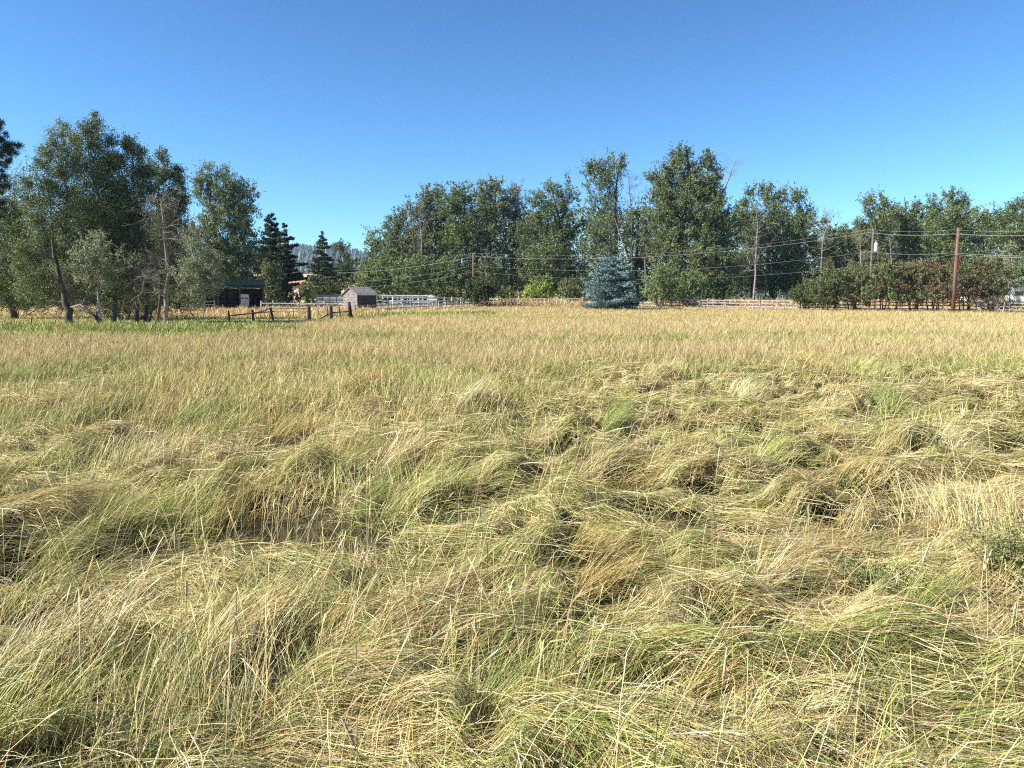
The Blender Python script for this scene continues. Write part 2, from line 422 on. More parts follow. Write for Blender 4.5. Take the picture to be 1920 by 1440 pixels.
# far-off conifer wood on it
r = rng(77); n = 15000
X = r.uniform(-1500, 700, n); Y = r.uniform(1350, 2330, n)
kp = fbm(X * 0.011, Y * 0.011, 40) + 0.25 * r.random(n) > 0.50; kp |= (np.abs(Y - 2180) < 60) & (r.random(n) < 0.9); X = X[kp]; Y = Y[kp]; n = len(X)
Z = hill_z(X, Y); h = r.uniform(9, 21, n); wd = h * r.uniform(0.20, 0.32, n)
V = []; k6 = 6
for j, (hz, ws) in enumerate(((0.08, 1.0), (0.55, 0.65), (1.0, 0.04))):
    a = np.arange(k6) * 2 * math.pi / k6
    V.append(np.stack([X[:, None] + np.cos(a) * (wd * ws)[:, None] * r.uniform(0.7, 1.25, (n, k6)), Y[:, None] + np.sin(a) * (wd * ws)[:, None], (Z + h * hz)[:, None] + r.normal(size=(n, k6)) * 0.6], -1))
V = np.stack(V, 1).reshape(-1, 3); bi = (np.arange(n) * 18)[:, None]
Q = np.concatenate([np.stack([bi[:, 0] + l * 6 + k, bi[:, 0] + l * 6 + (k + 1) % 6, bi[:, 0] + (l + 1) * 6 + (k + 1) % 6, bi[:, 0] + (l + 1) * 6 + k], 1) for l in (0, 1) for k in range(6)])
wood = link('hillside_forest', poly_mesh('hillside_forest', V, Q, np.repeat(jitter_cols(r, PINE + DEEP, n), 18, 0)), M_NEEDLE)
tag(wood, 'dark conifer forest covering the distant blue hill', 'forest', kind='stuff')

# road beyond the right-hand fence
def road_c(x): return 99.0 + np.where(x > 20, -0.22 * (x - 20), 0) 
xs = np.linspace(-40, 140, 90); V = []
for x in xs:
    yc = float(road_c(x)); V += [(x, yc - 3.2, g(x, yc - 3.2) + 0.06), (x, yc + 3.2, g(x, yc + 3.2) + 0.06)]
Q = [(2 * i, 2 * i + 2, 2 * i + 3, 2 * i + 1) for i in range(len(xs) - 1)]
rm = noise_mat('weathered_asphalt', (0.20, 0.19, 0.20), (0.30, 0.28, 0.29), 2.5, 0.9, 0.2)
rd = link('road', poly_mesh('road', V, Q), rm); tag(rd, kind='structure')


# ================================================================ TREES
# ---- grove on the left, about 50 m away
leafy_tree('aspen_tree', 'tallest aspen of the left grove, dense green-grey crown rising to a ragged point', 'tree', 212, 52,
    [(176, 228, 9, 22), (172, 256, 20, 26), (146, 276, 16, 24), (198, 272, 16, 26), (176, 300, 34, 36), (212, 306, 18, 30), (140, 318, 22, 36), (186, 350, 40, 44), (148, 380, 26, 40), (206, 400, 32, 44), (176, 440, 36, 44), (222, 460, 26, 44), (150, 470, 28, 44), (200, 510, 40, 36), (165, 500, 36, 40), (185, 540, 44, 28)],
    GREY_GREEN, 'aspens of the left grove', seed=11, row=604, trunk=0.20, bark=M_BARKG, cover=2.3, spray=1.25, up=0.8)
leafy_tree('aspen_tree', 'broad aspen at the left side of the grove, its crown sloping down to the left', 'tree', 185, 50,
    [(112, 256, 13, 24), (104, 290, 22, 32), (78, 300, 12, 24), (122, 330, 24, 34), (80, 345, 22, 36), (52, 372, 16, 28), (104, 385, 30, 36), (66, 420, 26, 38), (100, 455, 34, 42), (58, 480, 24, 40), (104, 520, 38, 34), (62, 530, 22, 26), (130, 470, 26, 40), (90, 555, 40, 20)],
    GREY_GREEN, 'aspens of the left grove', seed=12, row=603, trunk=0.17, bark=M_BARKG, cover=2.2, spray=1.25, up=0.8)
leafy_tree('aspen_tree', 'aspen right of the tallest one in the grove, rounded crown over twin dark trunks', 'tree', 265, 53,
    [(236, 278, 13, 22), (258, 286, 15, 24), (250, 318, 22, 34), (274, 330, 16, 34), (244, 370, 24, 38), (266, 400, 26, 42), (240, 440, 24, 40), (262, 480, 30, 44), (244, 535, 30, 30)],
    GREY_GREEN, 'aspens of the left grove', seed=13, row=603, trunk=0.16, bark=M_BARKG, stems=2, cover=2.4, spray=1.2, up=0.8)
leafy_tree('aspen_tree', 'aspen at the right edge of the grove, behind the bare dead tree', 'tree', 293, 56,
    [(306, 302, 10, 20), (300, 330, 18, 28), (326, 326, 12, 24), (340, 352, 11, 24), (318, 372, 26, 34), (338, 400, 15, 36), (308, 420, 28, 38), (332, 450, 22, 40), (312, 490, 34, 44), (330, 540, 26, 30)],
    [(0.085, 0.115, 0.045), (0.105, 0.13, 0.055), (0.07, 0.095, 0.04)], 'aspens of the left grove', seed=14, row=601, trunk=0.15, bark=M_BARKG, cover=2.5, spray=1.2, up=0.8)
leafy_tree('aspen_tree', 'half hidden aspen filling the back of the left grove', 'tree', 225, 63,
    [(150, 430, 40, 50), (200, 400, 40, 50), (250, 420, 40, 50), (290, 450, 40, 50), (130, 500, 44, 40), (200, 480, 50, 50), (270, 510, 46, 40)],
    DEEP + GREY_GREEN, 'aspens of the left grove', seed=211, row=597, trunk=0.16, cover=2.0)
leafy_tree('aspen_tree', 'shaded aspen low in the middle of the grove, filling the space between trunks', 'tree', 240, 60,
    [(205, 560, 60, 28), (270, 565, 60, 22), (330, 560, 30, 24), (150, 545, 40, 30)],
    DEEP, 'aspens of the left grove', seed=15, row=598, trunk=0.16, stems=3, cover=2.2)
leafy_tree('aspen_sapling', 'small pale grey-green aspen with forked white trunk, in front of the left grove', 'tree', 190, 46.5,
    [(180, 455, 20, 24), (165, 480, 30, 26), (200, 490, 32, 28), (185, 520, 40, 26), (160, 500, 24, 26)],
    SAGE, seed=16, row=606, trunk=0.09, bark=M_ASPEN, cover=1.2, clump=0.7, spray=1.3)
leafy_tree('aspen_sapling', 'slender young aspen with thin white trunk, left of the open hay shed', 'tree', 373, 47,
    [(366, 432, 12, 26), (366, 470, 22, 32), (378, 510, 32, 36), (356, 520, 26, 34), (372, 550, 34, 24), (388, 535, 20, 20)],
    SAGE, seed=17, row=608, trunk=0.07, bark=M_ASPEN, cover=1.4, clump=0.7, spray=1.3)
leafy_tree('cottonwood_tree', 'dark shaded tree at the far left behind the grove', 'tree', 30, 66,
    [(28, 400, 34, 60), (10, 470, 40, 60), (45, 520, 40, 50), (5, 545, 40, 30), (60, 555, 40, 26)],
    DEEP + COTTON, seed=18, row=590, trunk=0.3, cover=2.3)
bush('low_bush', 'long low dark green bush at the far left edge of the meadow', 'bush', 40, 74,
    [(20, 560, 46, 18), (62, 563, 40, 16), (105, 566, 32, 14), (-25, 560, 40, 18)], DEEP + OLIVE, seed=19, row=583)
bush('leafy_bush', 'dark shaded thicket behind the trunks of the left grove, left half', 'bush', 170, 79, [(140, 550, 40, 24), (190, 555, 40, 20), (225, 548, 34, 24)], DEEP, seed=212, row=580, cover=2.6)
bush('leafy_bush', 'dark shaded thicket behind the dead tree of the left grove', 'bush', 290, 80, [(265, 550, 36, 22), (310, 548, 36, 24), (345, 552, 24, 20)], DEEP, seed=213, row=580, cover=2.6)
# leaning dark trunk at the left
dead_tree('leaning_trunk', 'thick dark trunk leaning left, with bare grey twigs low on it', 'tree', [(135, 615), (124, 570), (116, 540), (104, 480), (96, 425)], 45.5, 13, 1.5, 0.26, M_BARK, 3, 0.25, 2, 0.05, droop=0.12)
dead_tree('dead_tree', 'big bare dead tree with pale trunk and brown drooping branches, right side of the grove', 'dead tree', [(309, 606), (311, 560), (316, 510), (310, 450), (306, 405), (300, 370)], 50.5, 40, 2.3, 0.17, M_DEAD, 5, 0.2, 3, 0.1, droop=0.2)
dead_tree('dead_tree', 'thin leaning dead snag between the dark trunks of the grove', 'dead tree', [(277, 604), (285, 580), (292, 558)], 51, 3, 0.6, 0.10, M_BARK, 6, 0.5, 1)
# fallen branch
def fallen():
    b0 = base(190, 44, 613); root = empty('fallen_branch', b0, label='fallen forked grey branch arching over the grass under the left grove', cat='branch')
    p = [W(206, 618, 44), W(193, 608, 44), W(180, 596, 44), W(168, 585, 44.3), (W(150, 572, 44.6))]
    m = MB(); m.tube([q - b0 for q in p], [0.13, 0.15, 0.12, 0.09, 0.05], 8); m.build('stem', M_BARK, root, smooth=True)
    r = rng(4); m = MB()
    m.tube([W(168, 585, 44.3) - b0, W(150, 571, 44.5) - b0, W(132, 576, 44.8) - b0], [0.07, 0.06, 0.03], 6)
    m.tube([W(176, 590, 44.1) - b0, W(166, 586, 43.8) - b0, W(150, 587, 43.6) - b0], [0.07, 0.05, 0.02], 6)
    for k in range(6): grow(m, W(172, 586, 44.2) - b0, (r.normal(), r.normal(), 0.4), 0.7, 0.04, r, 1)
    m.build('twigs', M_DEAD, root, smooth=True)
fallen()
# pine reaching in from the left edge
def edge_pine():
    d = 34; b0 = base(-40, d, 640); r = rng(21); H = W(-30, 120, d).z - b0.z
    root = empty('pine_tree', b0, label='dark pine at the left edge, only branch ends with needle tufts reaching into view', cat='tree')
    m = MB(); m.tube([(0, 0, -0.3), (0.05, 0, H * 0.5), (0.1, 0, H)], [0.28, 0.2, 0.04], 10); tb = m.build('trunk', M_BARK, root, smooth=True)
    Pn = []; Dn = []; br = MB()
    targets = [(22, 270), (34, 276), (10, 282), (6, 262), (4, 232), (15, 300), (5, 315), (14, 345), (4, 356), (8, 380), (-5, 340), (2, 400), (10, 330), (-6, 290), (-15, 420), (5, 250), (-20, 220), (-10, 460), (28, 285)]
    for (a, c) in targets: 
        tip = W(a, c, d + r.uniform(-1.2, 1.2)) - b0; st = Vector((0.05, 0, tip.z - 0.35 - r.random() * 0.4)); md = (st + tip) / 2 - Vector((0, 0, 0.12))
        br.tube([st, md, tip], [0.05, 0.03, 0.012], 5, False)
        for q in range(5):
            cc = np.array(md.lerp(tip, 0.5 + 0.13 * q)) + r.normal(size=3) * 0.10; nn = 120
            D = unit(r.normal(size=(nn, 3)) + np.array([0.2, 0, 0.4])); Pn.append(cc + D * 0.09 + r.normal(size=(nn, 3)) * 0.05); Dn.append(D)
    for k in range(60):
        a = r.random() * 6.28; z = r.uniform(H * 0.35, H * 0.97); L = 0.4 + (H - z) * 0.26; st = Vector((0.05, 0, z)); tip = st + Vector((-abs(math.cos(a)) * L, math.sin(a) * L, 0.2 * L))
        br.tube([st, tip], [0.04, 0.01], 4, False)
        for q in range(4):
            cc = np.array(st.lerp(tip, 0.45 + 0.18 * q)); nn = 90; D = unit(r.normal(size=(nn, 3)) + np.array([0, 0, 0.4])); Pn.append(cc + D * 0.1 + r.normal(size=(nn, 3)) * 0.07); Dn.append(D)
    P = np.concatenate(Pn); D = np.concatenate(Dn); n = len(P)
    link('crown', leaves_mesh('crown', P, D, np.full(n, 0.17), np.full(n, 0.022), jitter_cols(r, PINE, n)), M_NEEDLE, root)
    br.build('branches', M_BARK, tb, smooth=True)
edge_pine()

# ---- behind the open shed
leafy_tree('cottonwood_tree', 'tall cottonwood behind the open shed, twin-topped loose crown with sky gaps', 'tree', 432, 104,
    [(386, 335, 16, 24), (392, 362, 22, 26), (430, 345, 26, 30), (452, 375, 26, 40), (462, 425, 24, 45), (425, 400, 36, 40), (420, 455, 42, 45), (455, 485, 36, 42), (395, 430, 26, 40), (400, 500, 40, 36), (440, 535, 44, 26)],
    COTTON + GREY_GREEN, seed=31, trunk=0.5, cover=2.4, spray=1.4, patch=((0.18, 0.18, 0.07), 0.06))
conifer('pine_tree', 'dark pine with twin-looking spire just right of the tall cottonwood', 'tree', 508, 112, 393,
    [(393, 2), (410, 10), (450, 18), (500, 30), (550, 36), (575, 22)], PINE, seed=32, needle=0.30, tier=0.75, up=0.25)
conifer('pine_tree', 'dark pine leaning its clumped branches toward the tan house', 'tree', 533, 110, 418,
    [(418, 3), (440, 12), (470, 22), (500, 32), (525, 33), (545, 20), (570, 8)], PINE, seed=33, needle=0.30, tier=0.9, up=0.2, ragged=0.6)
conifer('pine_tree', 'shorter dark pine between the twin spires', 'tree', 520, 118, 432,
    [(432, 3), (470, 20), (520, 28), (570, 20)], PINE, seed=34, needle=0.30, tier=0.8)
bush('leafy_bush', 'tall green willow bush right of the open shed', 'bush', 508, 100, [(512, 520, 18, 26), (505, 550, 24, 22), (500, 500, 10, 16)], OLIVE + LIGHT[:1], seed=35, row=578)
conifer('pine_tree', 'lone grey-green pine against the distant hill, pointed top', 'tree', 604, 135, 435,
    [(435, 1), (450, 8), (480, 16), (505, 24), (540, 32), (575, 30)], [(0.055, 0.075, 0.038), (0.07, 0.088, 0.045), (0.04, 0.06, 0.03)], seed=36, needle=0.34, tier=0.8, ragged=0.35)
leafy_tree('leafy_tree', 'round dark green tree right of the lone pine', 'tree', 652, 150, [(655, 505, 26, 28), (640, 470, 14, 16), (662, 530, 34, 24), (630, 525, 20, 30)], DEEP + COTTON[:1], seed=37, row=570)
bush('leafy_bush', 'dark rounded bush at the foot of the lone pine', 'bush', 600, 128, [(598, 545, 28, 22), (622, 552, 20, 16)], DEEP, seed=38, row=572, cover=3)
bush('leafy_bush', 'small light green bush right of the tan house', 'bush', 578, 122, [(576, 552, 15, 20), (582, 535, 8, 12)], LIGHT, seed=39, row=572)
bush('leafy_bush', 'dry yellow-brown brush mound below the tan house', 'bush', 548, 120, [(545, 560, 22, 11), (532, 562, 16, 8)], [(0.24, 0.19, 0.08), (0.20, 0.18, 0.08), (0.28, 0.20, 0.10)], seed=40, row=573)

# ---- middle wood, left slope to the big cottonwood
G2 = 'trees of the middle wood'
leafy_tree('cottonwood_tree', 'lowest tree at the left end of the middle wood, small rounded top', 'tree', 715, 132, [(706, 452, 22, 24), (716, 490, 28, 34), (700, 510, 26, 30)], GREY_GREEN + COTTON, G2, seed=41, cover=2.4, spray=1.4)
leafy_tree('cottonwood_tree', 'second tree from the left end of the middle wood, sloping crown', 'tree', 748, 128, [(742, 430, 22, 26), (755, 412, 14, 18), (750, 470, 34, 40), (735, 505, 34, 34)], COTTON, G2, seed=42, spray=1.4)
leafy_tree('cottonwood_tree', 'sparse-topped tree in the middle wood with bare grey stems showing', 'tree', 790, 126, [(772, 400, 14, 20), (790, 420, 24, 30), (780, 470, 36, 40), (790, 520, 34, 34)], OLIVE + SAGE[:1], G2, seed=43, cover=1.7, bark=M_BARKG, spray=1.4)
leafy_tree('cottonwood_tree', 'broad round-topped tree, first full height one of the middle wood', 'tree', 822, 128, [(812, 368, 26, 18), (805, 392, 26, 24), (830, 415, 34, 44), (820, 480, 38, 48), (835, 530, 36, 30)], COTTON + OLIVE, G2, seed=44, spray=1.4, patch=((0.17, 0.16, 0.07), 0.05))
leafy_tree('cottonwood_tree', 'dense dome-topped tree left of the one with the tall square top', 'tree', 866, 125, [(866, 362, 22, 20), (856, 390, 34, 30), (870, 440, 38, 50), (868, 510, 40, 40)], COTTON, G2, seed=45, spray=1.4)
leafy_tree('cottonwood_tree', 'square-topped tree rising highest over the distant brown utility pole', 'tree', 915, 124, [(926, 352, 16, 18), (905, 364, 18, 20), (922, 390, 34, 34), (912, 440, 42, 50), (915, 510, 44, 46)], COTTON + SAGE[:1], G2, seed=46, spray=1.4, patch=((0.17, 0.15, 0.08), 0.05))
leafy_tree('cottonwood_tree', 'brownish thin-crowned tree with bare twigs on top, left of the leaning cottonwood', 'tree', 968, 127, [(962, 372, 20, 20), (965, 410, 32, 40), (968, 470, 36, 46), (972, 530, 34, 30)], OLIVE + SAGE[:2], G2, seed=47, cover=1.8, bark=M_BARKG, spray=1.4)
leafy_tree('cottonwood_tree', 'leaning cottonwood with dark slanting limbs and two separate tufted tops', 'tree', 1088, 118, [(1028, 356, 16, 14), (1002, 372, 12, 16), (1062, 370, 22, 26), (1030, 395, 34, 26), (1050, 430, 42, 36), (1030, 480, 40, 40), (1070, 500, 36, 40)], COTTON + DEEP[:1], G2, seed=48, trunk=0.55, spray=1.4, cover=2.2)
leafy_tree('cottonwood_tree', 'cottonwood crown filling in below the leaning one, over the yellow bush', 'tree', 1010, 122, [(1000, 440, 36, 44), (1008, 510, 40, 42), (1040, 530, 34, 30)], COTTON + OLIVE, G2, seed=49, spray=1.3)
leafy_tree('cottonwood_tree', 'spiky-topped tall tree with many upright twig tips, behind the blue spruce', 'tree', 1135, 116, [(1118, 318, 16, 20), (1142, 312, 16, 20), (1168, 312, 7, 22), (1102, 325, 12, 12), (1135, 345, 32, 30), (1135, 395, 36, 38), (1130, 450, 40, 46), (1130, 510, 44, 46)], GREY_GREEN, G2, seed=50, spray=1.9, up=1.3, cover=1.9, bark=M_BARK, trunk=0.5)
leafy_tree('cottonwood_tree', 'fill tree between the spiky-topped one and the biggest cottonwood', 'tree', 1200, 122, [(1200, 440, 34, 44), (1205, 505, 40, 46), (1190, 400, 16, 18)], COTTON, G2, seed=51, cover=2.1)
leafy_tree('cottonwood_tree', 'biggest and tallest cottonwood of the middle wood, broad dense olive crown', 'tree', 1290, 112,
    [(1278, 292, 16, 18), (1262, 312, 16, 18), (1324, 296, 10, 20), (1298, 320, 18, 16), (1334, 322, 14, 20), (1245, 335, 20, 18), (1222, 336, 14, 10), (1285, 352, 48, 34), (1335, 365, 34, 36), (1245, 385, 40, 34), (1300, 410, 62, 48), (1352, 440, 36, 50), (1245, 450, 44, 44), (1300, 490, 66, 46), (1350, 520, 40, 40), (1260, 530, 44, 34)],
    COTTON + OLIVE, G2, seed=52, trunk=0.8, spray=1.4, cover=2.9, patch=((0.20, 0.18, 0.06), 0.03))
leafy_tree('cottonwood_tree', 'slim pointed tree just right of the biggest cottonwood, behind the pale dead trunk', 'tree', 1405, 120, [(1404, 375, 12, 20), (1400, 410, 22, 30), (1412, 450, 30, 40), (1400, 505, 38, 44)], COTTON, G2, seed=53, spray=1.5, up=0.9)
leafy_tree('cottonwood_tree', 'feathery twin-spired tree right of the pale dead trunk', 'tree', 1452, 118, [(1442, 368, 14, 22), (1462, 378, 14, 20), (1450, 410, 26, 30), (1450, 460, 36, 44), (1455, 520, 40, 40)], COTTON + GREY_GREEN, G2, seed=54, spray=1.8, up=1.2)
leafy_tree('cottonwood_tree', 'feathery tree at the right end of the middle wood, stepping down to the gap', 'tree', 1495, 117, [(1492, 380, 14, 18), (1512, 400, 14, 20), (1495, 425, 28, 30), (1500, 475, 36, 40), (1500, 525, 44, 36)], COTTON, G2, seed=55, spray=1.8, up=1.2)
G3 = 'trees of the right wood'
leafy_tree('leafy_tree', 'thin brownish half-bare tree in the gap between the two woods', 'tree', 1556, 122, [(1548, 425, 18, 18), (1575, 440, 24, 20), (1550, 470, 34, 30), (1590, 460, 20, 28), (1580, 510, 44, 36)], OLIVE + COTTON, G3, seed=56, cover=1.8, bark=M_BARKG)
leafy_tree('leafy_tree', 'pointed tree behind the pole with the white transformer', 'tree', 1640, 118, [(1656, 378, 9, 16), (1632, 384, 14, 18), (1645, 410, 30, 24), (1640, 440, 34, 34), (1630, 490, 44, 40), (1615, 420, 12, 12)], COTTON + OLIVE, G3, seed=57, spray=1.6, up=0.9)
leafy_tree('leafy_tree', 'dark tree with a rounded top between the transformer pole and the reddish pole', 'tree', 1698, 120, [(1690, 394, 16, 14), (1712, 398, 14, 14), (1700, 425, 32, 24), (1698, 475, 42, 44)], COTTON + DEEP[:1], G3, seed=58, spray=1.5, up=0.8)
leafy_tree('leafy_tree', 'wide bushy-topped tree behind the top of the reddish utility pole', 'tree', 1775, 116, [(1780, 378, 20, 14), (1800, 385, 20, 14), (1755, 388, 18, 14), (1775, 410, 44, 24), (1770, 455, 50, 36), (1775, 500, 50, 40)], COTTON, G3, seed=59, spray=1.6, up=0.8)
leafy_tree('leafy_tree', 'greyish lower tree right of the reddish utility pole', 'tree', 1838, 114, [(1838, 412, 18, 14), (1835, 445, 36, 30), (1840, 500, 40, 40)], SAGE + COTTON, G3, seed=60, cover=1.9)
leafy_tree('leafy_tree', 'dark spreading tree at the right edge of the photo', 'tree', 1900, 110, [(1880, 408, 18, 16), (1902, 392, 16, 12), (1925, 385, 18, 14), (1895, 440, 44, 34), (1925, 490, 44, 50), (1890, 510, 36, 36)], DEEP + COTTON, G3, seed=61, spray=1.4)
leafy_tree('leafy_tree', 'pale-stemmed young tree above the camper at the right edge', 'tree', 1890, 100, [(1900, 500, 20, 40), (1885, 520, 16, 26)], LIGHT[:1] + SAGE, G3, seed=62, bark=M_ASPEN, cover=1.5, trunk=0.12, stems=2)
leafy_tree('leafy_tree', 'tree just beyond the right edge of the photo', 'tree', 1990, 105, [(1985, 420, 50, 50), (1990, 500, 60, 60)], COTTON, G3, seed=63)

# the mass of trees behind, seen only through the gaps
def backing(name, label, x0, x1, tops, d0, d1, seed):
    r = rng(seed); n = 60000; px = r.uniform(x0, x1, n); d = r.uniform(d0, d1, n); s = d / F
    top = np.interp(px, [t[0] for t in tops], [t[1] for t in tops]) + 26 * (fbm(px * 0.035, px * 0 + 2, seed) - 0.5)
    X = (px - 960) * s; ztop = CAM_H + (563 - top) * s; zb = G(X, d)
    Z = zb + (ztop - zb) * r.random(n) ** 0.8
    P = np.stack([X, d, Z], 1); D = unit(r.normal(size=(n, 3)) + np.array([0, 0, 0.5]))
    Lf = 0.42 * (0.7 + 0.6 * r.random(n))
    o = link(name, leaves_mesh(name, P, D, Lf, Lf * 0.7, jitter_cols(r, DEEP + COTTON + GREY_GREEN, n)), M_LEAF); tag(o, label, 'woodland', kind='stuff')
backing('woodland', 'dim woodland seen between the trunks of the middle wood', 690, 1560, [(690, 500), (760, 440), (900, 400), (1000, 420), (1100, 395), (1200, 400), (1380, 400), (1500, 410), (1560, 450)], 140, 165, 71)
backing('woodland', 'dim woodland behind the right wood', 1540, 2080, [(1540, 440), (1600, 425), (1700, 400), (1800, 405), (2080, 400)], 135, 160, 72)
backing('woodland', 'dim woodland behind the left grove and beyond the photo edge', -420, 480, [(-420, 420), (-50, 400), (60, 400), (330, 400), (400, 470), (480, 520)], 130, 150, 73)

# bare trees
dead_tree('dead_tree', 'pale barkless dead trunk standing in front of the right end of the middle wood', 'dead tree', [(1412, 560), (1416, 520), (1418, 470), (1420, 430), (1419, 385)], 104, 26, 3.0, 0.17, M_DEAD, 81, 0.3, 2, 0.2)
dead_tree('dead_tree', 'forked bare dead limb reaching above the right shoulder of the biggest cottonwood', 'dead tree', [(1330, 575), (1345, 440), (1352, 370), (1366, 335), (1380, 300)], 111, 9, 3.6, 0.28, M_DEAD, 82, 0.72, 2, 0.35)
dead_tree('dead_tree', 'bare dead tree with fine twigs in the gap left of the biggest cottonwood', 'dead tree', [(1186, 575), (1185, 480), (1184, 400), (1178, 330)], 114, 20, 3.4, 0.17, M_BARKG, 83, 0.45, 3, 0.3)
dead_tree('dead_tree', 'broken dead trunk leaning left beside the bare one, splintered pale top', 'dead tree', [(1182, 570), (1176, 480), (1152, 408)], 108, 5, 1.6, 0.22, M_DEAD, 84, 0.5, 1, 0.3)
dead_tree('dead_tree', 'thick rough grey trunk without leaves behind the bare dead tree', 'dead tree', [(1213, 575), (1211, 500), (1206, 410)], 113, 7, 2.2, 0.32, M_BARKG, 85, 0.6, 2, 0.3)
dead_tree('dead_tree', 'pale bare twin stems above the left slope of the middle wood', 'dead tree', [(793, 575), (790, 450), (784, 380)], 122, 14, 2.8, 0.15, M_DEAD, 86, 0.5, 2, 0.5)
dead_tree('dead_tree', 'thin leaning grey dead tree in the gap between the two woods', 'dead tree', [(1535, 575), (1543, 450), (1557, 400)], 112, 16, 3.2, 0.14, M_DEAD, 87, 0.35, 3, 0.35)
dead_tree('dead_tree', 'small dead snag with tangled grey twigs left of the transformer pole', 'dead tree', [(1618, 570), (1614, 480), (1612, 440)], 110, 14, 2.2, 0.14, M_DEAD, 88, 0.3, 3, 0.2)
dead_tree('dead_tree', 'bare twig-topped tree between the square-topped tree and the leaning cottonwood', 'dead tree', [(976, 575), (974, 430), (972, 348)], 124, 14, 2.8, 0.20, M_BARKG, 89, 0.6, 3, 0.6)
dead_tree('dead_tree', 'short bare snag right of the pointed tree, behind the low orchard bushes', 'dead tree', [(1665, 575), (1672, 490), (1668, 450)], 112, 10, 2.0, 0.16, M_DEAD, 90, 0.4, 2, 0.3)

# shrubs in front of the wood
bush('leafy_bush', 'light green willow thicket above the left end of the white stock trailer', 'bush', 700, 122, [(700, 520, 30, 30), (690, 545, 34, 18), (725, 510, 24, 30), (730, 545, 30, 20)], LIGHT, seed=101, row=570, cover=2.7)
bush('leafy_bush', 'bright green thicket above the middle of the white stock trailer', 'bush', 775, 121, [(765, 515, 34, 30), (780, 545, 36, 20), (800, 500, 18, 26)], LIGHT + COTTON[:1], seed=102, row=570, cover=2.7)
bush('leafy_bush', 'green thicket right of the white stock trailer', 'bush', 835, 119, [(825, 520, 30, 36), (850, 545, 30, 22), (815, 550, 24, 18)], COTTON + LIGHT[:1], seed=103, row=572, cover=2.6)
bush('round_bush', 'large very dark green bush in front of the distant brown pole', 'bush', 902, 102, [(885, 545, 22, 18), (905, 550, 34, 22), (925, 542, 16, 16), (900, 535, 24, 12)], [(0.045, 0.065, 0.022), (0.065, 0.085, 0.03), (0.05, 0.06, 0.025)], seed=104, row=572, cover=3.2, patch=((0.15, 0.08, 0.05), 0.08))
bush('round_bush', 'small green bush right of the very dark one', 'bush', 955, 112, [(952, 553, 18, 12), (940, 548, 12, 10)], COTTON + DEEP[:1], seed=105, row=572)
bush('round_bush', 'bright yellow-green bush behind the white fence', 'bush', 1013, 112, [(1008, 545, 22, 16), (1024, 538, 14, 12), (990, 552, 14, 10), (1018, 555, 26, 10)], [(0.30, 0.33, 0.06), (0.22, 0.28, 0.06), (0.12, 0.20, 0.06)], seed=106, row=574, cover=2.8)
bush('round_bush', 'green bush between the yellow one and the blue spruce', 'bush', 1068, 112, [(1064, 540, 18, 22), (1080, 552, 18, 12)], OLIVE + LIGHT[:1], seed=107, row=574)
bush('round_bush', 'rounded green bush just right of the blue spruce', 'bush', 1240, 97, [(1234, 526, 26, 26), (1228, 552, 26, 18), (1250, 545, 22, 22)], LIGHT, seed=108, row=576, cover=2.8)
bush('round_bush', 'darker rounded bush under the biggest cottonwood, second right of the blue spruce', 'bush', 1285, 101, [(1275, 540, 26, 24), (1305, 530, 18, 22), (1290, 556, 26, 14)], LIGHT[:1] + COTTON, seed=109, row=576, cover=2.8)
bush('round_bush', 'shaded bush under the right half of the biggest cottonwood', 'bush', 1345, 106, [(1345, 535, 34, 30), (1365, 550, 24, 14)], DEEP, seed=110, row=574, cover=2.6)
conifer('blue_spruce', 'broad silvery blue spruce standing behind the white rail fence', 'tree', 1150, 90, 478,
    [(478, 7), (488, 24), (503, 37), (525, 47), (550, 53), (568, 53), (580, 46)], SPRUCE, seed=111, needle=0.24, tier=0.55, cover=2.2, up=0.12, low=0.02, thick=1.2, ragged=0.35, trunk=0.18)
OB = 'orchard bushes along the right fence'
ob = [(1508, 89.3, [(1506, 552, 26, 22), (1520, 565, 18, 12)], DEEP + OLIVE[:1], 'dark green low bush, leftmost of the row behind the right fence', 0.03),
      (1548, 88.3, [(1545, 530, 34, 28), (1550, 556, 36, 20)], DEEP[1:] + OLIVE, 'second bush from the left in the row behind the right fence, dark green', 0.05),
      (1600, 87.6, [(1598, 525, 34, 28), (1605, 555, 38, 20)], COTTON + OLIVE, 'wide olive green bush below the pole with the white transformer', 0.06),
      (1658, 86.8, [(1650, 520, 32, 28), (1665, 550, 38, 24)], OLIVE + COTTON, 'olive bush with a few brown leaves right of the transformer pole', 0.12),
      (1712, 86, [(1706, 518, 30, 26), (1715, 550, 38, 24)], COTTON[:1] + OLIVE + RUST[:1], 'green to brown bush left of the red-brown one', 0.2),
      (1750, 85.6, [(1745, 515, 30, 26), (1752, 545, 34, 28)], RUST, 'red-brown autumn bush just left of the reddish utility pole', 0.3),
      (1812, 84.6, [(1808, 520, 32, 30), (1815, 552, 36, 22)], RUST[1:] + OLIVE, 'brownish green bush just right of the reddish utility pole', 0.2),
      (1862, 84, [(1850, 515, 28, 26), (1862, 548, 30, 22)], OLIVE + RUST[:1], 'olive bush left of the white camper', 0.1)]
for i, (px, d, lo, co, lb, pf) in enumerate(ob):
    bush('orchard_bush', lb, 'bush', px, d, lo, co, group=OB, seed=120 + i, row=580, cover=2.3, twig=True, patch=((0.17, 0.10, 0.055), pf), bark=M_BARK, trunk=0.09, stems=4)
bush('low_bush', 'low tangle of bare grey-brown brush under the camper at the right fence', 'bush', 1872, 86, [(1850, 578, 30, 9), (1885, 574, 34, 11), (1910, 578, 20, 10)], SAGE + RUST[:1], seed=130, row=586, cover=1.0, trunk=0.03, stems=6, leaf=0.12)

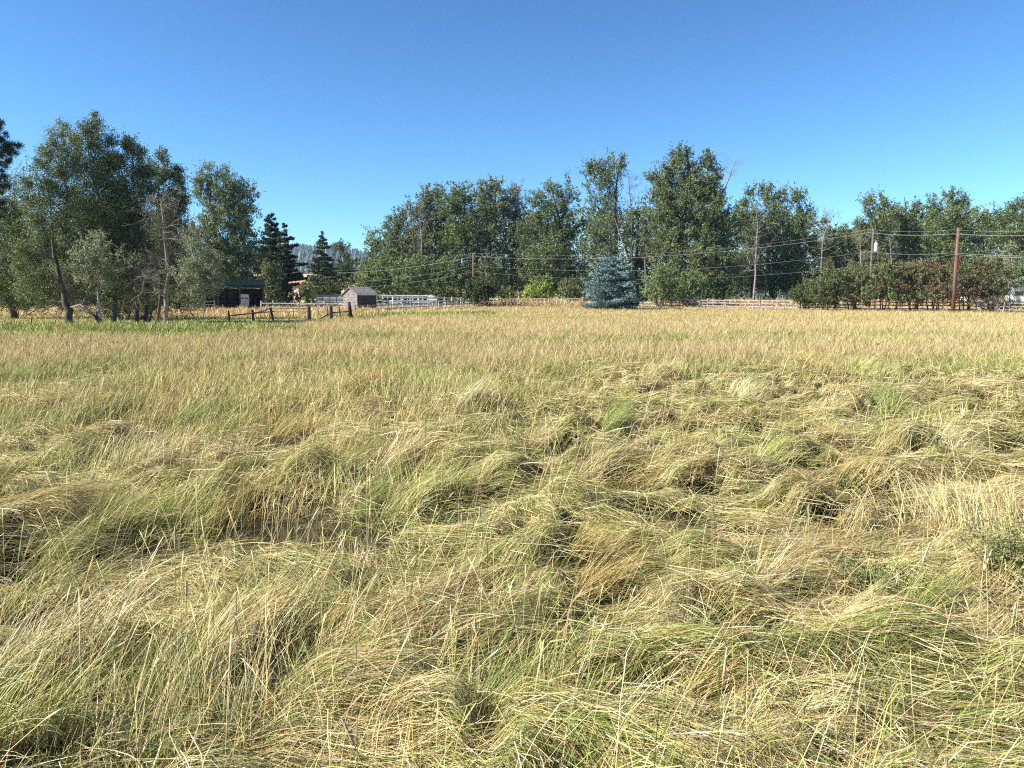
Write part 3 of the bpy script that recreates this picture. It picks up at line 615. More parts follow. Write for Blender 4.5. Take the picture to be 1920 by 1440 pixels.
# ================================================================ FENCES, POLES, BUILDINGS, VEHICLES
M_WHITEWOOD = noise_mat('weathered_white_paint', (0.22, 0.20, 0.19), (0.52, 0.48, 0.45), 3, 0.8, 0.15, c3=(0.40, 0.37, 0.35))
M_WHITE = noise_mat('white_paint', (0.68, 0.68, 0.66), (0.82, 0.82, 0.80), 2, 0.5, 0.05)
M_GREYWOOD = noise_mat('grey_wood', (0.16, 0.14, 0.12), (0.38, 0.34, 0.30), 6, 0.9, 0.4, (1, 1, 0.3))
M_DARKWOOD = noise_mat('dark_post_wood', (0.045, 0.035, 0.03), (0.15, 0.12, 0.10), 7, 0.95, 0.5, (1, 1, 0.2))
M_POLE = noise_mat('red_brown_pole', (0.12, 0.055, 0.038), (0.25, 0.12, 0.085), 4, 0.85, 0.3, (2, 2, 0.2))
M_RUSTM = noise_mat('rusty_pipe', (0.16, 0.10, 0.08), (0.30, 0.22, 0.18), 12, 0.7, 0.1)
M_GALV = noise_mat('galvanised_steel', (0.40, 0.41, 0.42), (0.60, 0.61, 0.62), 6, 0.5, 0.05)
M_TEALROOF = noise_mat('green_roof_metal', (0.008, 0.05, 0.045), (0.015, 0.085, 0.075), 3, 0.45, 0.05)
M_DARKSIDE = noise_mat('brown_wall_sheet', (0.07, 0.045, 0.035), (0.16, 0.10, 0.08), 3, 0.7, 0.1)
M_PANEL = noise_mat('dull_wall_panel', (0.22, 0.17, 0.15), (0.36, 0.30, 0.27), 3, 0.8, 0.1)
M_GLASS = noise_mat('dark_glass', (0.012, 0.014, 0.016), (0.03, 0.034, 0.04), 2, 0.08, 0.0)
M_TYRE = noise_mat('tyre_rubber', (0.015, 0.015, 0.015), (0.035, 0.035, 0.035), 9, 0.9, 0.1)
M_PLANK = noise_mat('weathered_planks', (0.10, 0.085, 0.078), (0.40, 0.37, 0.34), 3.5, 0.92, 0.6, (0.6, 0.6, 6.0))
M_PLANKSHADE = noise_mat('shaded_weathered_planks', (0.025, 0.022, 0.02), (0.10, 0.09, 0.085), 3.5, 0.92, 0.6, (0.6, 0.6, 6.0))  # same weathered planks, with the shade on the long walls painted into the colour
M_SHAKE = noise_mat('roof_shakes', (0.16, 0.15, 0.145), (0.46, 0.44, 0.42), 7, 0.92, 0.6, (1, 1, 1))
M_TERRA = noise_mat('terracotta_roof', (0.38, 0.16, 0.09), (0.50, 0.24, 0.14), 4, 0.85, 0.2)
M_STUCCO = noise_mat('tan_wall', (0.48, 0.36, 0.24), (0.60, 0.46, 0.32), 3, 0.85, 0.1)
M_TEAL = noise_mat('pale_teal_metal', (0.22, 0.42, 0.38), (0.32, 0.52, 0.47), 2, 0.5, 0.05)
M_WIRE = noise_mat('power_wire', (0.26, 0.27, 0.26), (0.38, 0.39, 0.37), 2, 0.5, 0.0)
M_HEATER = noise_mat('steel_post', (0.06, 0.06, 0.055), (0.13, 0.13, 0.12), 8, 0.7, 0.1)
M_YELLOW = noise_mat('yellow_guard', (0.45, 0.34, 0.05), (0.60, 0.46, 0.09), 5, 0.6, 0.05)

def rail_fence(name, label, cat, pts, gap, hgt, nr, mat, post_w=0.10, rail_h=0.14, rail_t=0.035, over=0.12, top0=None, seed=1, wob=0.02, group=None, bays=2, sink=0.0, roundp=False):
    """board fence through ground points; each post and each board is a part"""
    rr = random.Random(seed); P = [Vector((x, y, 0)) for x, y in pts]
    out = []; acc = 0
    for a, b in zip(P, P[1:]):
        L = (b - a).length; t = acc
        while t < L: out.append(a.lerp(b, t / L)); t += gap * rr.uniform(0.94, 1.06)
        acc = t - L
    o0 = out[0].copy(); o0.z = g(o0.x, o0.y); root = empty(name, o0, label=label, cat=cat, group=group)
    loc = []
    for p in out:
        q = Vector((p.x, p.y, g(p.x, p.y) - sink)) - o0; loc.append(q)
        h = hgt + over * rr.uniform(0.6, 1.2); tilt = Vector((rr.gauss(0, wob), rr.gauss(0, wob), 0))
        m = MB()
        if roundp: m.tube([q - Vector((0, 0, 0.3)), q + Vector((0, 0, h)) + tilt * 2], post_w / 2, 8)
        else: m.beam(q - Vector((0, 0, 0.3)), q + Vector((0, 0, h)) + tilt * 2, post_w, post_w)
        m.build('post', mat, root)
    heights = [hgt * (k + 1) / nr - 0.02 for k in range(nr)]
    for k, hz in enumerate(heights):
        for i in range(0, len(loc) - 1, bays):
            m = MB(); seg = loc[i:i + bays + 1]
            for a, b in zip(seg, seg[1:]):
                z1, z2 = hz + rr.gauss(0, wob * 0.6), hz + rr.gauss(0, wob * 0.6)
                nrm = (b - a).cross(Vector((0, 0, 1))).normalized() * (post_w / 2 + rail_t / 2 + 0.003)
                m.beam(a + nrm + Vector((0, 0, z1)), b + nrm + Vector((0, 0, z2)), rail_t, rail_h)
            m.build('rail', mat, root)
    return root
def XY(px, d): return ((px - 960) / F * d * 1.0, d)   # close enough to the pixel column at the horizon

# long fence along the right, nearest at the right edge
rail_fence('rail_fence', 'long weathered white three-board fence running along the right side of the field', 'fence',
    [XY(905, 113), XY(1110, 108), XY(1205, 100), XY(1500, 90), XY(1800, 85), XY(2040, 80)], 2.2, 1.12, 3, M_WHITEWOOD, 0.12, 0.12, 0.035, seed=2, wob=0.06)
rail_fence('rail_fence', 'bright white post and board fence in front of the white stock trailer', 'fence',
    [XY(738, 101), XY(800, 103), XY(884, 106)], 1.25, 1.25, 3, M_WHITE, 0.12, 0.17, 0.04, seed=3, wob=0.012)
rail_fence('rail_fence', 'low grey-white fence in front of the shed, angling away to the right', 'fence',
    [XY(668, 82), XY(800, 92), XY(905, 110)], 2.0, 0.85, 2, M_WHITEWOOD, 0.10, 0.09, 0.04, seed=4, wob=0.03)
rail_fence('rail_fence', 'grey wooden fence with white-topped posts between the open shed and the plank shed', 'fence',
    [XY(492, 88), XY(650, 86)], 1.55, 0.95, 2, M_WHITEWOOD, 0.14, 0.13, 0.04, over=0.3, seed=5, wob=0.015)
rail_fence('rail_fence', 'grey three-rail wooden fence seen behind the trunks of the left grove', 'fence',
    [XY(125, 86), XY(425, 88)], 2.4, 1.15, 3, M_GREYWOOD, 0.13, 0.10, 0.05, seed=6, wob=0.03)
rail_fence('rail_fence', 'short brown corral fence left of the bright white fence', 'fence',
    [XY(706, 98), XY(738, 101)], 1.3, 1.1, 3, M_RUSTM, 0.10, 0.10, 0.04, seed=7)

# rustic corral pieces in the meadow, each post standing on its own
def post(px, top, row, d, wpx, mat, label, name='wooden_post', tilt=0.0, group=None, cat='post'):
    b0 = base(px, d, row); h = W(px, top, d).z - b0.z; rad = wpx * d / F / 2; m = MB()
    m.tube([(-tilt * 0.3, 0, -0.3), (0, 0, 0), (tilt * h * 0.5, 0, h * 0.5), (tilt * h, 0.02, h)], [rad * 1.05, rad * 1.05, rad, rad * 0.92], 9)
    o = m.build(name, mat, None, smooth=False, loc=b0); tag(o, label, cat, group); return o
post(580, 575, 603, 60, 6.5, M_DARKWOOD, 'thick dark gatepost, leftmost of the three stout posts', group='stout corral posts')
post(621, 574, 602, 60, 6.5, M_DARKWOOD, 'middle thick dark post of the three stout ones, with a brace at its foot', group='stout corral posts')
post(659, 566, 600, 60, 6.5, M_DARKWOOD, 'tallest thick dark post leaning left against the plank shed view', tilt=-0.12, group='stout corral posts')
post(614, 574, 598, 66, 2.6, M_GREYWOOD, 'thin grey post just behind the middle stout post')
post(637, 575, 598, 66, 2.6, M_GREYWOOD, 'thin grey post between the middle and tallest stout posts')
def corral_rail():
    o0 = base(640, 60, 603); root = empty('rail_brace', o0, label='weathered rail with slanting brace between the two right stout posts', cat='rail')
    m = MB(); m.beam(W(623, 586, 60.2) - o0, W(657, 584, 60.2) - o0, 0.05, 0.11); m.build('rail', M_GREYWOOD, root)
    m = MB(); m.beam(W(600, 598, 60.0) - o0, W(619, 587, 60.2) - o0, 0.06, 0.09); m.build('brace', M_DARKWOOD, root)
corral_rail()
def rustic():
    d = 56; o0 = base(432, d, 606); root = empty('rustic_fence', o0, label='sagging rustic pole fence with three leaning posts in the meadow', cat='fence')
    for (px, tp, bt, tl, rr) in ((430, 582, 604, 0.06, 0.075), (475, 580, 602, 0.08, 0.10), (512, 577, 603, 0.25, 0.10)):
        q = base(px + tl * 10, d, bt) - o0; h = (W(px, tp, d) - o0).z - q.z; m = MB()
        m.tube([q - Vector((0, 0, 0.3)), q + Vector((-tl * h, 0, h))], [rr, rr * 0.85], 8); m.build('post', M_DARKWOOD, root)
    for a, b in (((431, 592), (476, 587)), ((476, 587), (515, 584)), ((477, 588), (510, 577))):
        m = MB(); m.tube([W(*a, d - 0.12) - o0, W(*b, d - 0.12) - o0], [0.06, 0.045], 7); m.build('rail', M_GREYWOOD, root)
rustic()
def gate():
    d = 62; o0 = base(550, d, 600); root = empty('pipe_gate', o0, label='rusty pipe gate with two bars, hung left of the stout gateposts', cat='gate')
    for px in (521, 549.5, 577): 
        m = MB(); q = base(px, d, 600) - o0; m.tube([q - Vector((0, 0, 0.05)), W(px, 578, d) - o0], 0.035, 7); m.build('upright', M_RUSTM, root)
    for rw in (578, 584.5):
        m = MB(); m.tube([W(520, rw, d) - o0, W(578, rw, d) - o0], 0.04, 7); m.build('bar', M_RUSTM, root)
gate()
# steel T-posts of the wire fence at the left
TP = 'steel fence posts at the left'
for px, tp, bt, tl, lb in ((58, 594, 622, -0.16, 'dark steel post standing upright left of the leaning trunk, tallest of the row'), (19, 600, 622, -0.2, 'short thin steel post at the far left of the meadow'),
                       (103, 600, 618, -0.1, 'faint thin steel post between the tallest one and the leaning trunk'), (222, 591, 618, -0.35, 'steel post tilted left, right of the fallen branch'),
                       (146, 595, 618, -0.1, 'steel post close against the leaning trunk'), (299, 591, 608, -0.2, 'thin steel post beside the dead tree foot'),
                       (338, 593, 610, 0.0, 'thin steel post right of the dead tree'), (505, 590, 606, -0.05, 'thin steel stake left of the pipe gate')):
    d = 42 if bt > 612 else 50
    post(px, tp, bt, d, 2.6 if px == 58 else 1.9, M_HEATER, lb, 'steel_post', tilt=-tl, group=TP)

# open hay shed
def hay_shed():
    d = 91; o0 = base(442, d, 580); s = d / F; root = empty('hay_shed', o0, rz=R(17), label='open-fronted dark farm shed with a green metal roof, trailer parked inside', cat='shed')
    x0 = (386 - 442) * s; x1 = (491 - 442) * s; h = W(442, 535, d).z - o0.z; dp = 5.2
    m = MB(); m.prism([(x0 - 0.2, h), (x1 + 0.15, h), (x1 + 0.15, h + 0.62), (x0 - 0.2, h + 0.62)], -0.35, -0.28)           # fascia
    m.build('fascia', M_TEALROOF, root)
    m = MB(); z0, z1 = h + 0.66, h + 1.1
    m.add([(x0 - 0.3, -0.45, z0), (x1 + 0.25, -0.45, z0), (x1 + 0.25, dp + 0.3, z1 - 1.3), (x0 - 0.3, dp + 0.3, z1 - 1.3), (x0 - 0.3, -0.45, z0 + 0.06), (x1 + 0.25, -0.45, z0 + 0.06), (x1 + 0.25, dp + 0.3, z1 - 1.24), (x0 - 0.3, dp + 0.3, z1 - 1.24)],
          [(0, 3, 2, 1), (4, 5, 6, 7), (0, 1, 5, 4), (1, 2, 6, 5), (2, 3, 7, 6), (3, 0, 4, 7)]); m.build('roof', M_TEALROOF, root)
    m = MB(); m.box(((x0 + x1) / 2, dp, h / 2 - 0.3), (x1 - x0, 0.06, h - 0.1)); bw = m.build('back_wall', M_PANEL, root)
    for k in range(6):
        m = MB(); m.box(((x0 + x1) / 2, dp - 0.08, 0.3 + k * 0.52), (x1 - x0 - 0.1, 0.07, 0.16)); m.build('girt', M_DARKWOOD, bw)
    for k in range(7):
        m = MB(); m.box((x0 + 0.3 + k * (x1 - x0 - 0.6) / 6, dp - 0.2, h / 2 - 0.3), (0.15, 0.14, h - 0.1)); m.build('stud', M_DARKWOOD, bw)
    for sx, xx in ((-1, x0), (1, x1)):
        m = MB(); m.add([(xx - 0.03, 0, -0.2), (xx + 0.03, 0, -0.2), (xx + 0.03, dp, -0.2), (xx - 0.03, dp, -0.2), (xx - 0.03, 0, h + 0.5), (xx + 0.03, 0, h + 0.5), (xx + 0.03, dp, h - 0.3), (xx - 0.03, dp, h - 0.3)],
              [(0, 3, 2, 1), (4, 5, 6, 7), (0, 1, 5, 4), (1, 2, 6, 5), (2, 3, 7, 6), (3, 0, 4, 7)]); m.build('side_wall', M_DARKSIDE, root)
    for px in (386, 412, 450.5, 491):
        m = MB(); m.box(((px - 442) * s, -0.12, h / 2 - 0.15), (0.15, 0.15, h + 0.3)); m.build('post', M_DARKWOOD, root)
    m = MB(); m.tube([((413 - 442) * s, -0.3, h - 0.05), ((413 - 442) * s, -0.3, h - 0.30), ((413 - 442) * s, -0.3, h - 0.34)], [0.03, 0.14, 0.16], 10); m.build('lamp', M_GALV, root)
    return root
hay_shed()
def wheel(parent, x, y, z, rad=0.36, wd=0.22):
    m = MB(); m.tube([(x, y - wd / 2, z), (x, y - wd / 2 + 0.03, z), (x, y + wd / 2 - 0.03, z), (x, y + wd / 2, z)], [rad * 0.9, rad, rad, rad * 0.9], 18); w_ = m.build('wheel', M_TYRE, parent)
    m = MB(); m.tube([(x, y - wd / 2 - 0.012, z), (x, y + wd / 2 + 0.012, z)], rad * 0.55, 14); m.build('rim', M_GALV, w_)
def horse_trailer():
    d = 92.3; o0 = base(459, d, 578); root = empty('horse_trailer', o0, rz=R(20), label='white horse trailer with two small dark windows parked inside the green-roofed shed', cat='trailer')
    wd, ht, ln = 1.75, 1.9, 3.2
    prof = [(-wd / 2, 0.45), (wd / 2, 0.45), (wd / 2, ht - 0.15), (wd / 2 - 0.15, ht), (-wd / 2 + 0.15, ht), (-wd / 2, ht - 0.15)]
    m = MB(); m.prism([(a * 0.62, b) for a, b in prof], -0.5, ln - 0.6); m.build('body', M_WHITE, root, bevel=0.05)
    for sx in (-1, 1):
        m = MB(); m.box((sx * 0.27, -0.51, 1.38), (0.34, 0.03, 0.2)); m.build('window', M_GLASS, root, bevel=0.01)
    m = MB(); m.box((0, -0.51, 0.78), (0.7, 0.03, 0.05)); m.build('trim', M_GALV, root)
    for sx in (-1, 1):
        m = MB(); m.tube([(sx * 0.5, 1.0, 0.33), (sx * 0.66, 1.0, 0.33)], 0.33, 16); w_ = m.build('wheel', M_TYRE, root)
        m = MB(); m.tube([(sx * 0.49, 1.0, 0.33), (sx * 0.672, 1.0, 0.33)], 0.18, 12); m.build('rim', M_GALV, w_)
    m = MB(); m.tube([(0, -0.5, 0.5), (0, -1.2, 0.45)], 0.05, 8); m.build('hitch', M_GALV, root)
horse_trailer()
def teal_shed():
    d = 96; o0 = base(352, d, 578); root = empty('metal_shed', o0, rz=R(12), label='pale teal metal shed half hidden behind the slender young aspen', cat='shed')
    m = MB(); m.box((0, 0, 1.0), (3.0, 2.4, 2.2)); wl = m.build('wall', M_TEAL, root)
    for k in range(9): m = MB(); m.box((-1.4 + k * 0.35, -1.215, 1.0), (0.05, 0.03, 2.15)); m.build('rib', M_TEAL, wl)
    m = MB(); m.prism([(-1.65, 2.1), (1.65, 2.1), (1.65, 2.18), (0, 2.65), (-1.65, 2.18)], -1.35, 1.35); m.build('roof', M_TEAL, root)
    m = MB(); m.box((0.3, -1.24, 0.95), (0.9, 0.03, 1.9)); m.build('door', M_GALV, root)
teal_shed()
def plank_shed():
    d = 91; o0 = base(675, d, 582); s = d / F; root = empty('plank_shed', o0, rz=R(50), label='small weathered plank shed with a pale gable end and shingle roof', cat='shed')
    # local x along the ridge (right side wall), y across; gable end faces -x
    Lx, Ly, e, rdg = 2.85, 2.75, 1.85, 2.65
    gable = [(-Ly / 2, -0.2), (Ly / 2, -0.2), (Ly / 2, e), (0, rdg), (-Ly / 2, e)]
    for xx in (-Lx / 2, Lx / 2):
        m = MB(); m.prism(gable, xx - 0.03, xx + 0.03, 'x'); q = m.build('gable_wall', M_PLANK, root)
        mm = MB()
        z = 0.0
        while z < rdg - 0.15:
            hw = Ly / 2 if z + 0.17 < e else Ly / 2 * (rdg - z - 0.17) / (rdg - e)
            sg = -1 if xx < 0 else 1
            mm.add([(xx + sg * 0.032, -hw, z), (xx + sg * 0.032, hw, z), (xx + sg * 0.034, hw, z + 0.165), (xx + sg * 0.034, -hw, z + 0.165), (xx + sg * 0.06, -hw, z), (xx + sg * 0.06, hw, z), (xx + sg * 0.042, hw, z + 0.165), (xx + sg * 0.042, -hw, z + 0.165)],
                   [(0, 3, 2, 1), (4, 5, 6, 7), (0, 1, 5, 4), (1, 2, 6, 5), (2, 3, 7, 6), (3, 0, 4, 7)]); z += 0.19
        mm.build('siding', M_PLANK, q)
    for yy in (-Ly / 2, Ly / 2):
        m = MB(); m.box((0, yy, e / 2 - 0.1), (Lx - 0.07, 0.05, e + 0.18)); q = m.build('side_wall', M_PLANKSHADE, root); mm = MB()
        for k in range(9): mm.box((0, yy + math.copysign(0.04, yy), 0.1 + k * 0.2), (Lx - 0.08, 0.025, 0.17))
        mm.build('siding', M_PLANKSHADE, q)
    for sg in (-1, 1):
        m = MB(); sl = (rdg - e) / (Ly / 2); rr = random.Random(sg + 5)
        m.add([(a, sg * b_, rdg + 0.04 - sl * b_ + c_) for a, b_, c_ in ((-Lx / 2 - 0.22, 0, 0), (Lx / 2 + 0.22, 0, 0), (Lx / 2 + 0.22, Ly / 2 + 0.22, 0), (-Lx / 2 - 0.22, Ly / 2 + 0.22, 0), (-Lx / 2 - 0.22, 0, 0.06), (Lx / 2 + 0.22, 0, 0.06), (Lx / 2 + 0.22, Ly / 2 + 0.22, 0.06), (-Lx / 2 - 0.22, Ly / 2 + 0.22, 0.06))],
              [(0, 3, 2, 1), (4, 5, 6, 7), (0, 1, 5, 4), (1, 2, 6, 5), (2, 3, 7, 6), (3, 0, 4, 7)]); rf = m.build('roof', M_SHAKE, root)
        mm = MB()
        for i in range(7):
            for k in range(20):
                b_ = 0.02 + i * 0.19; x_ = -Lx / 2 - 0.2 + k * (Lx + 0.4) / 20 + rr.uniform(-.01, .01); ll = 0.24
                zt = rdg + 0.115 - sl * b_ + rr.uniform(0, 0.02); zb_ = rdg + 0.125 - sl * (b_ + ll) + rr.uniform(0, 0.03)
                mm.add([(x_, sg * b_, zt), (x_ + 0.145, sg * b_, zt), (x_ + 0.145, sg * (b_ + ll), zb_), (x_, sg * (b_ + ll), zb_)], [(0, 1, 2, 3)])
        mm.build('shingles', M_SHAKE, rf)
plank_shed()
def stock_trailer():
    d = 113; s = d / F; o0 = base(768, d, 575); root = empty('stock_trailer', o0, rz=R(-4), label='long white stock trailer with a row of dark slots, behind the bright white fence', cat='trailer')
    L = 96 * s; z0, zt = 0.55, W(768, 553.5, d).z - o0.z; x0, x1 = -L / 2, L / 2; wd = 2.2
    m = MB(); m.prism([(x0, z0), (x1 - 0.5, z0), (x1 + 0.35, z0 + 0.3), (x1 + 0.1, zt - 0.25), (x1 - 0.35, zt), (x1 - 0.9, zt), (x1 - 0.9, zt - 0.75), (x0, zt - 0.75)], -wd / 2, wd / 2); m.build('body', M_WHITE, root)
    m = MB(); m.box(((x0 + x1) / 2 - 0.45, 0, zt + 0.02 - 0.08), (L - 0.9, wd + 0.05, 0.16)); m.build('roof', M_WHITE, root)
    m = MB(); m.box(((x0 + x1) / 2 - 0.45, 0, zt - 0.45), (L - 1.0, wd - 0.3, 0.58)); m.build('interior', M_GLASS, root)
    n = 9
    for k in range(n + 1):
        m = MB(); m.box((x0 + 0.06 + k * (L - 1.0) / n, -wd / 2 + 0.03, zt - 0.455), (0.11 if k % 2 else 0.24, 0.05, 0.585)); m.build('slat', M_WHITE, root)
    m = MB(); m.box(((x0 + x1) / 2 - 0.45, -wd / 2 + 0.035, zt - 0.28), (L - 1.0, 0.04, 0.09)); m.build('rail', M_WHITE, root)
    wheel(root, -0.6, -wd / 2 - 0.05, 0.38); wheel(root, 0.3, -wd / 2 - 0.05, 0.38)
stock_trailer()
def rack():
    d = 112; s = d / F; o0 = base(622, d, 575); root = empty('pipe_rack', o0, label='tall open white frame of posts and top rails left of the plank shed', cat='rack')
    x0, x1 = -28 * s, 96 * s; zt = W(622, 553.5, d).z - o0.z
    for k in range(11): m = MB(); m.box((x0 + k * (x1 - x0) / 10, 0, zt / 2 - 0.1), (0.11, 0.11, zt + 0.15)); m.build('post', M_WHITE, root)
    for z in (zt, zt - 0.72): m = MB(); m.box(((x0 + x1) / 2, -0.08, z), (x1 - x0, 0.045, 0.15)); m.build('rail', M_WHITE, root)
rack()
def low_trailer(px, d, row, name, label, L, rz, cat='trailer'):
    o0 = base(px, d, row); root = empty(name, o0, rz=rz, label=label, cat=cat); wd = 1.9
    m = MB(); m.prism([(-L / 2, 0.5), (L / 2, 0.5), (L / 2 + 0.25, 0.95), (L / 2, 1.42), (-L / 2, 1.42)], -wd / 2, wd / 2); bd = m.build('body', M_WHITEWOOD2, root, bevel=0.04)
    m = MB(); m.box((0, -wd / 2 - 0.012, 0.98), (L - 0.1, 0.02, 0.06)); m.build('trim', M_GALV, bd)
    m = MB(); m.box((-L * 0.33, -wd / 2 - 0.012, 1.15), (0.6, 0.02, 0.3)); m.build('hatch', M_PANEL, bd)
    for sx in (-0.35, 0.4):
        for sy in (-1, 1): wheel(root, sx, sy * (wd / 2 + 0.02), 0.34)
M_WHITEWOOD2 = noise_mat('dusty_white_paint', (0.45, 0.45, 0.44), (0.68, 0.68, 0.66), 2, 0.6, 0.05)
low_trailer(620, 118, 575, 'box_trailer', 'low dusty white box trailer behind the open white frame, left of the plank shed', 4.2, R(4))
low_trailer(1832, 103, 573, 'box_trailer', 'low white trailer barely visible through the bushes left of the camper', 3.8, R(0))
def camper():
    d = 101; s = d / F; o0 = base(1916, d, 575); root = empty('camper_trailer', o0, rz=R(-25), label='white camper with a dark front window at the right edge of the photo', cat='camper')
    m = MB(); m.prism([(-1.6, 0.5), (3.6, 0.5), (3.6, 2.75), (-1.1, 2.75), (-1.75, 2.3), (-1.85, 1.5)], -1.15, 1.15); bd = m.build('body', M_WHITE, root, bevel=0.06)
    m = MB(); m.add([(-1.80, -0.85, 1.62), (-1.80, 0.85, 1.62), (-1.73, 0.85, 2.25), (-1.73, -0.85, 2.25), (-1.86, -0.85, 1.62), (-1.86, 0.85, 1.62), (-1.79, 0.85, 2.25), (-1.79, -0.85, 2.25)], [(0, 3, 2, 1), (4, 5, 6, 7), (0, 1, 5, 4), (1, 2, 6, 5), (2, 3, 7, 6), (3, 0, 4, 7)]); m.build('window', M_GLASS, root)
    m = MB(); m.box((-0.6, -1.16, 1.85), (1.0, 0.04, 0.55)); m.build('window', M_GLASS, root)
    m = MB(); m.box((1.0, -1.16, 1.5), (0.65, 0.04, 1.8)); m.build('door', M_PANEL, root)
    m = MB(); m.box((0.9, 0, 2.83), (3.0, 1.2, 0.14)); m.build('roof_box', M_WHITE, root, bevel=0.03)
    wheel(root, 1.2, -1.1, 0.36); wheel(root, 1.2, 1.1, 0.36)
camper()
def house():
    d = 175; o0 = base(553, d, 545); s = d / F; o0.z = W(553, 549, d).z; root = empty('tan_house', o0, rz=R(-22), label='small tan house with a terracotta roof and dark doorway below the hill', cat='house')
    m = MB(); m.box((0, 0, 0.1), (4.4, 3.0, 3.2)); m.build('wall', M_STUCCO, root)
    m = MB(); m.prism([(-2.0, 1.6), (2.0, 1.6), (0, 2.7)], -2.5, 2.5, 'x'); m.build('roof', M_TERRA, root)
    m = MB(); m.box((0.6, -1.51, 0.1), (1.6, 0.08, 1.8)); m.build('door', M_DARKSIDE, root)
    m = MB(); m.box((-1.4, -1.51, 0.5), (0.6, 0.08, 0.6)); m.build('window', M_GLASS, root)
    for xx in (1.9, 2.7): m = MB(); m.box((xx, -2.2, -0.4), (0.3, 0.3, 2.0)); m.build('porch_post', M_WHITE, root)
house()
def knoll():
    r = rng(9); xs = np.linspace(-66, -40, 40); ys = np.linspace(160, 195, 24)
    def zf(X, Y): return G(X, Y) - 0.05
# pale building glimpsed at the far left
def barn():
    d = 120; o0 = base(-6, d, 575); root = empty('pale_barn', o0, rz=R(10), label='pale grey-blue barn roof glimpsed at the left edge behind the dark trees', cat='barn')
    m = MB(); m.box((0, 0, 1.8), (7, 6, 4.2)); m.build('wall', M_PANEL, root)
    m = MB(); m.prism([(-3.4, 3.9), (3.4, 3.9), (0, 6.2)], -3.8, 3.8, 'x'); m.build('roof', M_GALV, root)
barn()

# utility poles and wires
def pole(px, top, row, d, rad, mat, label, name='utility_pole', lean=0.0, arm=False):
    b0 = base(px, d, row); tp = W(px, top, d); h = tp.z - b0.z; root = empty(name, b0, label=label, cat='utility pole')
    m = MB(); m.tube([(0, 0, -0.3), (lean * 0.5, 0, h * 0.5), (lean, 0, h)], [rad, rad * 0.9, rad * 0.72], 14); m.build('shaft', mat, root, smooth=True)
    for z in (h - 0.12, h - 0.75): 
        m = MB(); m.tube([(lean + rad * 0.6, -0.02, z), (lean + rad * 0.6 + 0.16, -0.02, z)], [0.03, 0.05], 8); m.build('insulator', M_WHITE, root)
    return root, b0, h
pr, p0, ph = pole(1786, 427, 595, 83, 0.20, M_POLE, 'reddish-brown wooden utility pole in front of the right fence, nearest of the poles')
m = MB(); m.tube([(-0.30, 0, 0.0), (-0.12, 0, 2.2)], 0.045, 8); 
gw = m.build('guy_guard', M_YELLOW, None, loc=base(1772, 84, 594)); tag(gw, 'thin yellow plastic guy-wire guard leaning beside the reddish pole', 'guy guard')
pt, t0_, th = pole(1629, 428, 590, 98, 0.17, M_BARKG, 'grey utility pole carrying a white transformer, in front of the right wood')
s_ = 98 / F; m = MB(); zt_ = W(1629, 472, 98).z - t0_.z; zh_ = W(1629, 455, 98).z - t0_.z
m.tube([(0.42, -0.05, zt_), (0.42, -0.05, zt_ + 0.05), (0.42, -0.05, zh_ - 0.12), (0.42, -0.05, zh_)], [0.24, 0.29, 0.29, 0.12], 16); tf = m.build('transformer', M_WHITE, pt, smooth=False)
m = MB(); m.tube([(0.35, -0.1, zh_), (0.35, -0.1, zh_ + 0.25)], [0.05, 0.03], 8); m.build('bushing', M_WHITE, tf)
m = MB(); m.box((0.15, 0, zt_ + 0.3), (0.3, 0.06, 0.08)); m.build('bracket', M_GALV, pt)
pole(888, 474, 580, 108, 0.15, M_POLE, 'small distant brown utility pole rising behind the very dark green bush')
EX = [(-260, 480), (560, 497)]
def wire(label, nodes, rad):
    """nodes: (px,row,d); sag between consecutive ones in metres"""
    m = MB(); pts = []
    for (a, b_, sg) in zip(nodes, nodes[1:], SAG):
        A = W(*a); B = W(*b_)
        for i in range(24):
            t = i / 24; p = A.lerp(B, t); p.z -= sg * 4 * t * (1 - t); pts.append(p)
    pts.append(W(*nodes[-1])); o0 = pts[0].copy()
    m.tube([p - o0 for p in pts], rad, 5); o = m.build('overhead_wire', M_WIRE, None, smooth=True, loc=o0); tag(o, label, 'wire', 'overhead wires along the road')
SAG = (1.6, 1.5, 0.25, 0.25)
wire('topmost thin overhead wire strung between the utility poles', [(430, 497, 118), (888, 474.5, 108), (1629, 430, 98), (1786, 431, 83), (2080, 428, 66)], 0.010)
wire('thick second overhead wire from the top, just under the topmost one', [(430, 501, 118), (888, 481, 108), (1629, 436, 98), (1786, 438.5, 83), (2080, 436, 66)], 0.023)
wire('third overhead wire down, attached low on the poles', [(430, 520, 118), (888, 498, 108), (1629, 472, 98), (1786, 474, 83), (2080, 477, 66)], 0.014)
wire('lowest overhead wire, faint, below the three others', [(430, 532, 118), (888, 509, 108), (1629, 497, 98), (1786, 477, 83), (2080, 480, 66)], 0.013)

# ================================================================ GRASS
STRAW = np.array([0.60, 0.465, 0.225]); PALE = np.array([0.78, 0.68, 0.43]); LIME = np.array([0.40, 0.44, 0.125]); OCHRE = np.array([0.52, 0.36, 0.12])
GREEN = np.array([0.15, 0.24, 0.04]); GREYG = np.array([0.18, 0.26, 0.12]); RUSTY = np.array([0.40, 0.22, 0.10]); PINK = np.array([0.60, 0.43, 0.265]); BROWN = np.array([0.22, 0.13, 0.06])

